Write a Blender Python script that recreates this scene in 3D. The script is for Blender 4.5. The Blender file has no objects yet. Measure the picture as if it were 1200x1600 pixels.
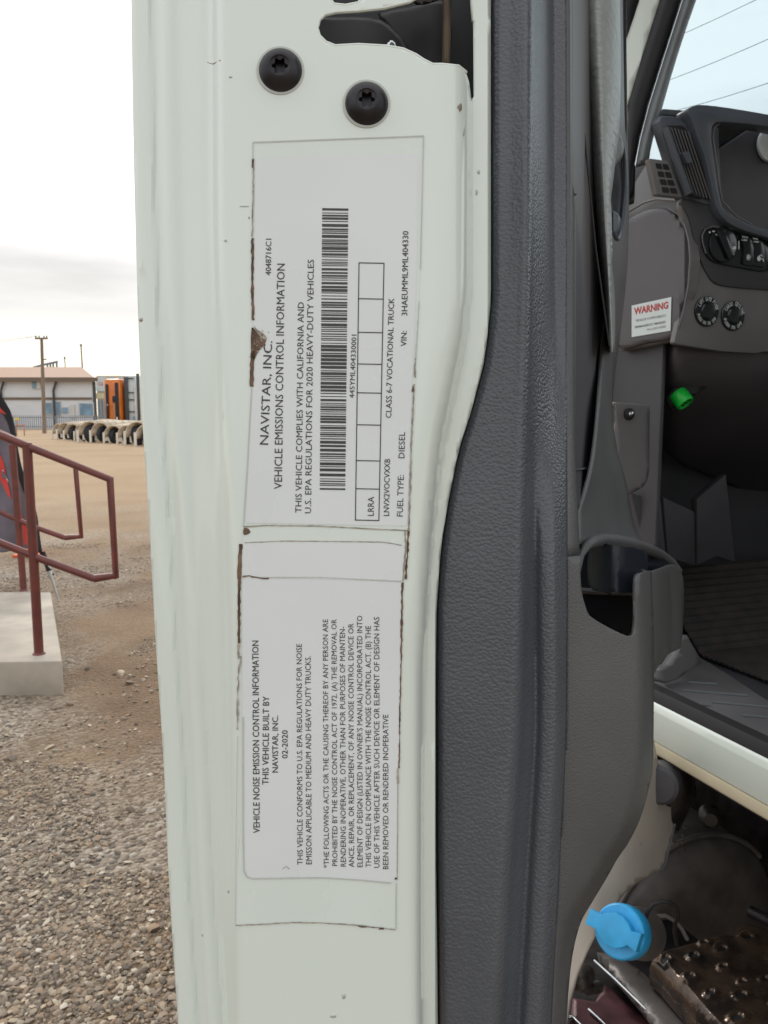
import bpy, bmesh, math, random
from mathutils import Vector, Matrix, noise
from mathutils.geometry import tessellate_polygon
random.seed(7)
R = math.radians
S = bpy.context.scene
COL = S.collection

# ------------------------------------------------------------------ camera, world, sun, exposure
FPX = 1250.0
PITCH = math.atan(150 / FPX)
EYE = Vector((0, 0, 1.6))
cam = bpy.data.cameras.new('camera'); cam_o = bpy.data.objects.new('camera', cam); COL.objects.link(cam_o)
cam_o.location = EYE; cam_o.rotation_euler = (R(90) - PITCH, 0, 0)
cam.sensor_width = 36; cam.lens = 36 * FPX / 1600
cam.clip_start = 0.02; cam.clip_end = 3000
cam.dof.use_dof = True; cam.dof.focus_distance = 0.335; cam.dof.aperture_fstop = 56
S.camera = cam_o

SUN_EL, SUN_AZ = 36.0, -20.0           # azimuth from +Y towards +X, degrees
w = bpy.data.worlds.new("World"); S.world = w; w.use_nodes = True
nt = w.node_tree; nt.nodes.clear()
N = nt.nodes.new; L = nt.links.new
out = N('ShaderNodeOutputWorld'); bg = N('ShaderNodeBackground'); bg.inputs['Strength'].default_value = 0.1
sky = N('ShaderNodeTexSky'); sky.sky_type = 'NISHITA'; sky.sun_disc = False
sky.sun_elevation = R(SUN_EL); sky.sun_rotation = R(SUN_AZ); sky.dust_density = 3.0
tc = N('ShaderNodeTexCoord'); mp = N('ShaderNodeMapping'); mp.inputs['Scale'].default_value = (1.3, 1.3, 6.5)
nz = N('ShaderNodeTexNoise'); nz.inputs['Scale'].default_value = 1.6; nz.inputs['Detail'].default_value = 5; nz.inputs['Roughness'].default_value = .55
L(tc.outputs['Generated'], mp.inputs['Vector']); L(mp.outputs['Vector'], nz.inputs['Vector'])
cr = N('ShaderNodeValToRGB'); e = cr.color_ramp.elements
e[0].position = .33; e[0].color = (5.6, 5.8, 6.1, 1); e[1].position = .52; e[1].color = (10.6, 10.8, 11.0, 1)
L(nz.outputs['Fac'], cr.inputs['Fac'])
sx = N('ShaderNodeSeparateXYZ'); L(tc.outputs['Generated'], sx.inputs['Vector'])
hr = N('ShaderNodeValToRGB'); h = hr.color_ramp.elements      # elevation bands: pale gold light under the cloud deck
h[0].position = .0; h[0].color = (9.2, 8.2, 5.8, 1); h[1].position = .30; h[1].color = (11.2, 11.4, 11.6, 1)
for pos, c in ((.05, (9.6, 8.8, 6.4, 1)), (.085, (7.2, 6.7, 5.6, 1)), (.12, (3.2, 3.2, 3.25, 1)), (.17, (4.2, 4.2, 4.25, 1)), (.22, (9.6, 9.6, 9.7, 1))):
    k = h.new(pos); k.color = c
L(sx.outputs['Z'], hr.inputs['Fac'])
mixc = N('ShaderNodeMix'); mixc.data_type = 'RGBA'; mixc.inputs[0].default_value = .65
L(cr.outputs['Color'], mixc.inputs[6]); L(hr.outputs['Color'], mixc.inputs[7])
mixs = N('ShaderNodeMix'); mixs.data_type = 'RGBA'; mixs.inputs[0].default_value = .90
L(sky.outputs['Color'], mixs.inputs[6]); L(mixc.outputs[2], mixs.inputs[7])
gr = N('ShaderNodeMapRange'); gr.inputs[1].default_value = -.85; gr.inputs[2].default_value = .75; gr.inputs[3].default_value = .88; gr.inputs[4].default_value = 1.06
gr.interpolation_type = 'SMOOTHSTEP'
L(sx.outputs['Y'], gr.inputs['Value'])          # unseen sky behind the camera dimmed to lower the door's light, brighter ahead
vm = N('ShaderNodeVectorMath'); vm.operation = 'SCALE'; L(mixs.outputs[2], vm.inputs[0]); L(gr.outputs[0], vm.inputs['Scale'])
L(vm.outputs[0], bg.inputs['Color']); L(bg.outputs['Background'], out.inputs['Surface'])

sd = bpy.data.lights.new('sun', 'SUN'); sd.energy = 0.8; sd.angle = R(14); sd.color = (1, .95, .87)
so = bpy.data.objects.new('sun', sd); COL.objects.link(so)
_d = Vector((math.sin(R(SUN_AZ)) * math.cos(R(SUN_EL)), math.cos(R(SUN_AZ)) * math.cos(R(SUN_EL)), math.sin(R(SUN_EL))))
so.rotation_euler = _d.to_track_quat('Z', 'Y').to_euler()
S.view_settings.view_transform = 'Standard'; S.view_settings.look = 'None'; S.view_settings.gamma = 1
S.view_settings.use_curve_mapping = False; S.view_settings.exposure = 0.40
S.render.engine = 'CYCLES'
try:
    S.cycles.max_bounces = 8; S.cycles.transparent_max_bounces = 12
except Exception: pass

# ------------------------------------------------------------------ measuring helpers: photo pixel -> point of the place
CP, SP = math.cos(PITCH), math.sin(PITCH)
def ray(u, v):
    x = (u - 600) / FPX; y = -(v - 800) / FPX
    return Vector((x, CP + SP * y, -SP + CP * y))
def P(u, v, d): return EYE + ray(u, v) * d
def onp(u, v, pl):
    r = ray(u, v); return EYE + r * ((pl[0] - EYE).dot(pl[1]) / r.dot(pl[1]))
def G(u, v, z=0.0): return onp(u, v, (Vector((0, 0, z)), Vector((0, 0, 1))))
def PY(u, v, Y): return onp(u, v, (Vector((0, Y, 0)), Vector((0, -1, 0))))
TF = Vector((-.35, .937, 0)).normalized(); TR = Vector((TF.y, -TF.x, 0)); UP = Vector((0, 0, 1))
HINGE = Vector((.45, 1.40, 0))
def T(a, b, z): return HINGE + TF * a + TR * b + UP * z         # truck frame: a forward, b to the cab's right
def plA(a): return (T(a, 0, 0), -TF)                            # faces the back of the truck
def plB(b): return (T(0, b, 0), -TR)                            # faces the open door side
def curve(knots):
    ks = sorted(knots)
    xs = [k[0] for k in ks]; ys = [k[1] for k in ks]; n = len(xs)
    if n == 1: return lambda x: ys[0]
    dl = [(ys[i+1]-ys[i]) / (xs[i+1]-xs[i]) for i in range(n-1)]
    m = [dl[0]] + [0 if dl[i-1]*dl[i] <= 0 else 2*dl[i-1]*dl[i]/(dl[i-1]+dl[i]) for i in range(1, n-1)] + [dl[-1]]
    def f(x):
        if x <= xs[0]: return ys[0] + (x-xs[0])*dl[0]*0
        if x >= xs[-1]: return ys[-1]
        i = 0
        while x > xs[i+1]: i += 1
        hh = xs[i+1]-xs[i]; t = (x-xs[i])/hh
        return ys[i]*(1+2*t)*(1-t)**2 + hh*m[i]*t*(1-t)**2 + ys[i+1]*t*t*(3-2*t) + hh*m[i+1]*t*t*(t-1)
    return f

# ------------------------------------------------------------------ materials
def mat(name, col, rough=.5, metal=0, var=.0, vscale=8, bump=0, bscale=200, btype='noise', bdist=.001, coat=0, spec=.5,
        col2=None, specks=0, detail=4, stretch=None, edge=None):
    m = bpy.data.materials.new(name); m.use_nodes = True; t = m.node_tree; b = t.nodes['Principled BSDF']
    b.inputs['Roughness'].default_value = rough; b.inputs['Metallic'].default_value = metal
    b.inputs['Coat Weight'].default_value = coat; b.inputs['Coat Roughness'].default_value = .06
    b.inputs['Specular IOR Level'].default_value = spec
    c = (*col, 1); b.inputs['Base Color'].default_value = c
    n = t.nodes.new; l = t.links.new
    co = n('ShaderNodeTexCoord'); src = co.outputs['Object']
    if stretch:
        mpn = n('ShaderNodeMapping'); mpn.inputs['Scale'].default_value = stretch; l(src, mpn.inputs['Vector']); src = mpn.outputs['Vector']
    if var or col2:
        no = n('ShaderNodeTexNoise'); no.inputs['Scale'].default_value = vscale; no.inputs['Detail'].default_value = detail
        l(src, no.inputs['Vector'])
        ra = n('ShaderNodeValToRGB'); ra.color_ramp.elements[0].position = .35; ra.color_ramp.elements[1].position = .68
        c2 = (*col2, 1) if col2 else (*[min(1, x*(1+var)) for x in col], 1)
        c1 = c if col2 else (*[x*(1-var) for x in col], 1)
        ra.color_ramp.elements[0].color = c1; ra.color_ramp.elements[1].color = c2
        l(no.outputs['Fac'], ra.inputs['Fac']); last = ra.outputs['Color']
        rr = n('ShaderNodeMapRange'); rr.inputs[3].default_value = max(0, rough-.08); rr.inputs[4].default_value = min(1, rough+.1)
        l(no.outputs['Fac'], rr.inputs['Value']); l(rr.outputs['Result'], b.inputs['Roughness'])
        if specks:
            n2 = n('ShaderNodeTexNoise'); n2.inputs['Scale'].default_value = specks; n2.inputs['Detail'].default_value = 2; l(co.outputs['Object'], n2.inputs['Vector'])
            r2 = n('ShaderNodeValToRGB'); r2.color_ramp.elements[0].position = .745; r2.color_ramp.elements[1].position = .78
            l(n2.outputs['Fac'], r2.inputs['Fac'])
            mx = n('ShaderNodeMix'); mx.data_type = 'RGBA'; l(r2.outputs['Color'], mx.inputs[0]); l(last, mx.inputs[6])
            mx.inputs[7].default_value = (.30, .27, .21, 1); last = mx.outputs[2]
        l(last, b.inputs['Base Color'])
    if bump:
        if btype == 'noise':
            bt = n('ShaderNodeTexNoise'); bt.inputs['Detail'].default_value = 3; o = bt.outputs['Fac']
        else:
            bt = n('ShaderNodeTexVoronoi'); bt.feature = 'F1'; o = bt.outputs['Distance']
        bt.inputs['Scale'].default_value = bscale; l(src, bt.inputs['Vector'])
        bn = n('ShaderNodeBump'); bn.inputs['Strength'].default_value = bump; bn.inputs['Distance'].default_value = bdist
        bn.invert = (btype != 'noise')
        l(o, bn.inputs['Height']); l(bn.outputs['Normal'], b.inputs['Normal'])
    return m
M = {}
M['paint'] = mat('white paint', (.712, .778, .722), .22, var=.010, vscale=5, coat=.7, bump=.06, bscale=30, bdist=.001)
M['grain'] = mat('charcoal grained trim', (.088, .095, .110), .28, var=.10, vscale=14, bump=.42, bscale=680, btype='vor', bdist=.0007, stretch=(.9, .9, 1.12))
M['finegrain'] = mat('grey fine grained plastic', (.092, .094, .096), .44, var=.12, vscale=10, bump=.35, bscale=1100, btype='vor', bdist=.0005)
M['pad'] = mat('soft grey pad', (.29, .315, .31), .36, var=.08, vscale=14, bump=.55, bscale=150, btype='noise', bdist=.003, stretch=(.6, .6, 1.6))
M['plastic'] = mat('dark grey plastic', (.072, .072, .082), .44, var=.12, vscale=12, bump=.15, bscale=600, bdist=.0004)
M['midplastic'] = mat('mid grey plastic', (.140, .136, .140), .46, var=.10, vscale=10, bump=.15, bscale=600, bdist=.0004)
M['greyplastic'] = mat('light grey plastic', (.15, .165, .17), .42, var=.08, vscale=8, bump=.12, bscale=500, bdist=.0004)
M['navy'] = mat('dark blue pocket lining', (.014, .017, .027), .32, var=.15, vscale=10)
M['padplastic'] = mat('charcoal panel plastic', (.078, .074, .082), .46, var=.1, vscale=9, bump=.15, bscale=600, bdist=.0004)
M['deep'] = mat('deep charcoal plastic', (.048, .048, .055), .5, var=.15, vscale=8, bump=.12, bscale=500, bdist=.0004)
M['flare'] = mat('grey pocket plastic', (.118, .124, .127), .42, var=.08, vscale=8, bump=.12, bscale=500, bdist=.0004)
M['slate'] = mat('slate blue plastic', (.078, .090, .110), .40, var=.08, vscale=10, bump=.1, bscale=600, bdist=.0004)
M['headliner'] = mat('pale grey headliner', (.50, .50, .48), .9, var=.04)
M['black'] = mat('black rubber', (.009, .009, .011), .6, var=.2, vscale=20)
M['gloss'] = mat('gloss black', (.008, .009, .012), .14, var=.1, vscale=10)
M['bolt'] = mat('black oxide steel', (.030, .028, .032), .34, metal=.55, var=.35, vscale=90, bump=.2, bscale=300, bdist=.0003)
M['steel'] = mat('dirty steel', (.10, .09, .085), .42, metal=.7, var=.5, vscale=40, bump=.2, bscale=150, bdist=.0005)
M['greasy'] = mat('greasy dark metal', (.020, .017, .018), .4, var=.5, vscale=30, metal=.3)
M['rust'] = mat('brown rust', (.11, .075, .05), .8, var=.5, vscale=60)
M['chrome'] = mat('satin chrome', (.55, .57, .58), .18, metal=1, var=.08, vscale=30)
M['label'] = mat('silver white label', (.725, .757, .760), .28, var=.02, vscale=20, spec=.4)
M['film'] = mat('clear film edge', (.52, .54, .50), .35, var=.05, vscale=30)
M['filmface'] = mat('clear film over paint', (.705, .770, .722), .26, var=.02, vscale=20)
M['ink'] = mat('label ink', (.045, .045, .048), .5, var=.15, vscale=300)
M['inkgrey'] = mat('faded ink', (.10, .10, .105), .5, var=.2, vscale=300)
M['dirt'] = mat('brown dirt', (.15, .095, .065), .9, var=.55, vscale=220)
M['dirtpale'] = mat('pale dirt', (.36, .32, .27), .9, var=.3, vscale=260)
M['white'] = mat('sticker white', (.62, .68, .68), .4, var=.02)
M['red'] = mat('sticker red', (.45, .02, .02), .4, var=.05)
M['green'] = mat('green plastic', (.01, .50, .05), .35, var=.08, vscale=50)
M['cream'] = mat('cream underside', (.60, .53, .38), .5, var=.06, vscale=12)
M['beige'] = mat('dusty white paint', (.42, .388, .345), .40, var=.12, vscale=7, coat=.3, specks=50)
M['blue'] = mat('cyan blue plastic', (.03, .36, .70), .36, var=.14, vscale=30, bump=.1, bscale=250, bdist=.0005)
M['tank'] = mat('dark dusty metal', (.105, .094, .089), .40, metal=.2, var=.25, vscale=18, bump=.2, bscale=60, bdist=.001)
M['tread'] = mat('muddy steel tread', (.048, .038, .034), .15, metal=.6, col2=(.15, .10, .068), vscale=22, bump=.4, bscale=90, bdist=.002)
M['maroon'] = mat('maroon step skin', (.085, .032, .038), .4, metal=.3, var=.3, vscale=30)
M['mat'] = mat('ribbed mat', (.020, .019, .020), .8, col2=(.046, .036, .030), vscale=24)
M['rail'] = mat('oxide red pipe paint', (.175, .042, .034), .36, col2=(.115, .035, .03), var=.18, vscale=14, bump=.15, bscale=60, bdist=.001)
M['concrete'] = mat('concrete', (.47, .415, .345), .85, var=.2, vscale=3.5, bump=.3, bscale=90, bdist=.002, detail=8)
M['siding'] = mat('pale metal siding', (.64, .66, .69), .6, var=.04, vscale=.5)
M['roofbrown'] = mat('brown metal roof', (.36, .215, .14), .7, var=.08, vscale=.6)
M['trimbrown'] = mat('brown trim', (.16, .12, .09), .7, var=.1)
M['dkgrey'] = mat('dark grey metal', (.06, .065, .07), .6, var=.1)
M['bluewin'] = mat('blue window panel', (.18, .29, .40), .3, var=.25, vscale=.9)
M['palewin'] = mat('pale door', (.55, .56, .54), .5, var=.05)
M['wood'] = mat('weathered pole wood', (.22, .17, .13), .85, var=.2, vscale=2, stretch=(4, 4, .4))
M['fence'] = mat('grey fence metal', (.20, .23, .27), .6, var=.1)
M['orange'] = mat('orange truck paint', (.66, .17, .015), .3, var=.15, vscale=1.5, coat=.4)
M['whitecab'] = mat('white cab paint', (.58, .63, .64), .35, var=.06, vscale=1.5)
M['tyre'] = mat('tyre rubber', (.018, .020, .028), .7, var=.3, vscale=6)
M['fender'] = mat('dusty tan fender', (.54, .455, .345), .75, var=.3, vscale=3)
M['bone'] = mat('pale post', (.70, .66, .58), .7, var=.15, vscale=4)
M['flag'] = mat('grey purple banner cloth', (.16, .14, .17), .75, var=.15, vscale=5)
M['flagred'] = mat('red banner print', (.62, .06, .045), .7, var=.1, vscale=5)
M['flagblack'] = mat('black banner hem', (.015, .014, .018), .7, var=.2)
M['alu'] = mat('silver pole', (.55, .56, .56), .35, metal=.8, var=.05)
M['cone'] = mat('safety orange', (.85, .13, .03), .5, var=.08)
M['yellow'] = mat('yellow paint', (.75, .55, .04), .5, var=.08)
M['rustbar'] = mat('orange brown bar', (.42, .20, .10), .7, var=.2)
M['beigewall'] = mat('beige wall', (.55, .52, .46), .7, var=.05)
M['wire'] = mat('black wire', (.012, .012, .012), .6, var=.1)

def glassmat(name, tint, refl):
    m = bpy.data.materials.new(name); m.use_nodes = True; t = m.node_tree; t.nodes.clear()
    o = t.nodes.new('ShaderNodeOutputMaterial'); mx = t.nodes.new('ShaderNodeMixShader'); tr = t.nodes.new('ShaderNodeBsdfTransparent'); gl = t.nodes.new('ShaderNodeBsdfGlossy')
    tr.inputs['Color'].default_value = (*tint, 1); gl.inputs['Roughness'].default_value = .02; mx.inputs[0].default_value = refl
    t.links.new(tr.outputs[0], mx.inputs[1]); t.links.new(gl.outputs[0], mx.inputs[2]); t.links.new(mx.outputs[0], o.inputs['Surface'])
    return m
M['glass'] = glassmat('tinted windscreen glass', (.76, .815, .825), .04)

# ------------------------------------------------------------------ object helpers
def tag(o, label=None, cat=None, group=None, kind=None):
    if label: o['label'] = label
    if cat: o['category'] = cat
    if group: o['group'] = group
    if kind: o['kind'] = kind
    return o
def thing(name, loc, label, cat, group=None, rz=0):
    o = bpy.data.objects.new(name, None); COL.objects.link(o); o.location = loc; o.rotation_euler = (0, 0, rz); o.empty_display_size = .1
    return tag(o, label, cat, group)
def finish(name, bm, mats, parent=None, world=True, smooth=40, thick=0):
    bmesh.ops.remove_doubles(bm, verts=bm.verts, dist=1e-6)
    me = bpy.data.meshes.new(name); bm.to_mesh(me); bm.free()
    for m in (mats if isinstance(mats, (list, tuple)) else [mats]): me.materials.append(M[m] if isinstance(m, str) else m)
    if smooth:
        me.shade_smooth(); me.set_sharp_from_angle(angle=R(smooth))
    o = bpy.data.objects.new(name, me); COL.objects.link(o)
    if parent:
        o.parent = parent
        if world and parent.type == 'EMPTY': o.matrix_parent_inverse = Matrix.Translation(-parent.location)
    if thick:
        s = o.modifiers.new('thickness', 'SOLIDIFY'); s.thickness = thick; s.offset = -1
    return o
def face_cam(bm, faces=None):
    for f in (faces or bm.faces):
        f.normal_update()
        if f.normal.dot(EYE - f.calc_center_median()) < 0: f.normal_flip()
def rounded(poly, r=6, n=4):
    res = []; k = len(poly)
    for i in range(k):
        p0, p1, p2 = Vector(poly[i-1]), Vector(poly[i]), Vector(poly[(i+1) % k])
        a = (p0-p1); b = (p2-p1); rr = min(r, a.length*.45, b.length*.45); a = p1 + a.normalized()*rr; b = p1 + b.normalized()*rr
        for j in range(n+1):
            t = j/n; q = a*(1-t)**2 + p1*2*t*(1-t) + b*t*t; res.append((q.x, q.y))
    return res
def smoothpoly(poly, n=3):
    k = len(poly); res = []
    for i in range(k):
        p0, p1, p2, p3 = [Vector(poly[(i+j) % k]) for j in (-1, 0, 1, 2)]
        for j in range(n):
            t = j/n
            q = .5*((2*p1) + (p2-p0)*t + (2*p0-5*p1+4*p2-p3)*t*t + (3*p1-p0-3*p2+p3)*t**3); res.append((q.x, q.y))
    return res
def segdist(p, poly):
    best = 1e9; k = len(poly); px, py = p
    for i in range(k):
        ax, ay = poly[i]; bx, by = poly[(i+1) % k]; dx, dy = bx-ax, by-ay; l2 = dx*dx+dy*dy
        t = 0 if l2 == 0 else max(0, min(1, ((px-ax)*dx+(py-ay)*dy)/l2))
        q = (px-ax-t*dx)**2 + (py-ay-t*dy)**2
        if q < best: best = q
    return math.sqrt(best)
def patch_bm(bm, poly, place, ru=20, rv=20, rnd=None, mi=0):
    """fill an outline, cut it into a fine grid and place every vertex in the scene; rnd=(px, metres) rounds its rim away"""
    b2 = bmesh.new(); vs = [b2.verts.new((u, v, 0)) for u, v in poly]
    for t in tessellate_polygon([[Vector((u, v, 0)) for u, v in poly]]):
        try: b2.faces.new([vs[i] for i in t])
        except ValueError: pass
    us = [p[0] for p in poly]; vv = [p[1] for p in poly]
    def cuts(lo, hi, st):
        n = int((hi-lo)/st); return [lo + (hi-lo)*(i+1)/(n+1) for i in range(n)]
    for x in cuts(min(us), max(us), ru):
        bmesh.ops.bisect_plane(b2, geom=b2.verts[:]+b2.edges[:]+b2.faces[:], plane_co=(x, 0, 0), plane_no=(1, 0, 0), dist=1e-4)
    for y in cuts(min(vv), max(vv), rv):
        bmesh.ops.bisect_plane(b2, geom=b2.verts[:]+b2.edges[:]+b2.faces[:], plane_co=(0, y, 0), plane_no=(0, 1, 0), dist=1e-4)
    mp_ = {}; nf = []
    for v in b2.verts:
        q = place(v.co.x, v.co.y)
        if rnd:
            t = min(1, segdist((v.co.x, v.co.y), poly)/rnd[0]); q = q + (q-EYE).normalized()*rnd[1]*(1-math.sqrt(max(0, 1-(1-t)**2)))
        mp_[v] = bm.verts.new(q)
    for f in b2.faces:
        try:
            g = bm.faces.new([mp_[v] for v in f.verts]); g.material_index = mi; nf.append(g)
        except ValueError: pass
    b2.free(); face_cam(bm, nf)
def at_depth(d): return (lambda u, v: P(u, v, d(u, v))) if callable(d) else (lambda u, v: P(u, v, d))
def at_plane(pl): return lambda u, v: onp(u, v, pl)
def patch(name, poly, place, m, parent, thick=.004, ru=20, rv=20, rnd=None):
    bm = bmesh.new(); patch_bm(bm, poly, place, ru, rv, rnd)
    return finish(name, bm, m, parent, thick=thick, smooth=50)
def prism_bm(bm, pts, vec, mi=0, bevel=0):
    lo = [bm.verts.new(p) for p in pts]; hi = [bm.verts.new(p + vec) for p in pts]; n = len(pts); fs = []
    fs.append(bm.faces.new(lo)); fs.append(bm.faces.new(hi[::-1]))
    for i in range(n): fs.append(bm.faces.new((lo[i], hi[i], hi[(i+1) % n], lo[(i+1) % n])))
    for f in fs: f.material_index = mi
    bmesh.ops.recalc_face_normals(bm, faces=fs)
    if bevel:
        es = {e for f in fs for e in f.edges}
        bmesh.ops.bevel(bm, geom=list(es), offset=bevel, segments=2, profile=.5, affect='EDGES', clamp_overlap=True)
def slab(name, poly, pl, thick, m, parent, bevel=.002):
    bm = bmesh.new(); prism_bm(bm, [onp(u, v, pl) for u, v in poly], -pl[1]*thick, bevel=bevel)
    return finish(name, bm, m, parent)
def box_bm(bm, c, dx, dy, dz, mi=0, bevel=0, ax=None):
    X, Y, Z = ax or (Vector((1, 0, 0)), Vector((0, 1, 0)), UP)
    p = [c + X*sx_*dx/2 + Y*sy_*dy/2 for sx_, sy_ in ((-1, -1), (1, -1), (1, 1), (-1, 1))]
    prism_bm(bm, p, Z*dz, mi, bevel)
def tube_bm(bm, pts, r, seg=10, mi=0, closed=False, caps=True):
    pts = [Vector(p) for p in pts]; n = len(pts); rings = []; prev = None
    rs = r if isinstance(r, (list, tuple)) else [r]*n
    for i in range(n):
        if closed: t = (pts[(i+1) % n]-pts[i-1]).normalized()
        else: t = ((pts[min(i+1, n-1)]-pts[i]).normalized() + (pts[i]-pts[max(i-1, 0)]).normalized()).normalized()
        a = prev if prev else (Vector((0, 0, 1)) if abs(t.z) < .9 else Vector((1, 0, 0)))
        x = (a - t*a.dot(t)).normalized(); prev = x; y = t.cross(x)
        k = 1.0
        if 0 < i < n-1 or closed:
            dd = (pts[i]-pts[i-1]).normalized().dot(t); k = 1/max(.5, dd) if not closed else 1
        rings.append([bm.verts.new(pts[i] + (x*math.cos(q)+y*math.sin(q))*rs[i]) for q in [2*math.pi*j/seg for j in range(seg)]])
    for i in range(n if closed else n-1):
        A, B = rings[i], rings[(i+1) % n]
        for j in range(seg):
            f = bm.faces.new((A[j], A[(j+1) % seg], B[(j+1) % seg], B[j])); f.material_index = mi
    if caps and not closed:
        bm.faces.new(rings[0][::-1]).material_index = mi; bm.faces.new(rings[-1]).material_index = mi
def lathe_bm(bm, c, axis, prof, seg=32, mi=0, top=True):
    axis = axis.normalized(); a = Vector((0, 0, 1)) if abs(axis.z) < .9 else Vector((1, 0, 0)); x = (a-axis*a.dot(axis)).normalized(); y = axis.cross(x)
    rings = []
    for r, h_ in prof:
        rings.append([bm.verts.new(c + axis*h_ + (x*math.cos(2*math.pi*j/seg)+y*math.sin(2*math.pi*j/seg))*max(r, 1e-5)) for j in range(seg)])
    fs = []
    for A, B in zip(rings, rings[1:]):
        for j in range(seg): f = bm.faces.new((A[j], A[(j+1) % seg], B[(j+1) % seg], B[j])); f.material_index = mi; fs.append(f)
    if prof[0][0] > 1e-4: fs.append(bm.faces.new(rings[0][::-1])); fs[-1].material_index = mi
    if top and prof[-1][0] > 1e-4: fs.append(bm.faces.new(rings[-1])); fs[-1].material_index = mi
    return fs
# text: built-in face turned into polygons, then laid on a surface
_dg = None
def text_geo(body, bold=0):
    cu = bpy.data.curves.new('lettering', 'FONT'); cu.body = body; cu.resolution_u = 2; cu.offset = bold
    o = bpy.data.objects.new('lettering', cu); COL.objects.link(o)
    dg = bpy.context.evaluated_depsgraph_get(); dg.update()
    me = bpy.data.meshes.new_from_object(o.evaluated_get(dg))
    vs = [(v.co.x, v.co.y) for v in me.vertices]; fs = [tuple(p.vertices) for p in me.polygons]
    bpy.data.objects.remove(o); bpy.data.curves.remove(cu); bpy.data.meshes.remove(me)
    return vs, fs
_cap = [max(y for x, y in text_geo('H')[0])]
def letter_bm(bm, body, place, mi, bold=0):
    """place(s, t): s 0..1 along the line, t in cap heights above the baseline"""
    vs, fs = text_geo(body, bold)
    if not vs: return
    x0 = min(v[0] for v in vs); x1 = max(v[0] for v in vs); nf = []
    V = [bm.verts.new(place((x-x0)/(x1-x0), y/_cap[0])) for x, y in vs]
    for f in fs:
        try: g = bm.faces.new([V[i] for i in f]); g.material_index = mi; nf.append(g)
        except ValueError: pass
    face_cam(bm, nf)
def line_px(bm, body, p0, p1, cap, where, mi, bold=0, up=None):
    p0, p1 = Vector(p0), Vector(p1); dr = (p1-p0).normalized(); u_ = Vector(up) if up else Vector((dr.y, -dr.x))
    def pl(s, t):
        q = p0 + (p1-p0)*s + u_*cap*t; return where(q.x, q.y)
    letter_bm(bm, body, pl, mi, bold)
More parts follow.
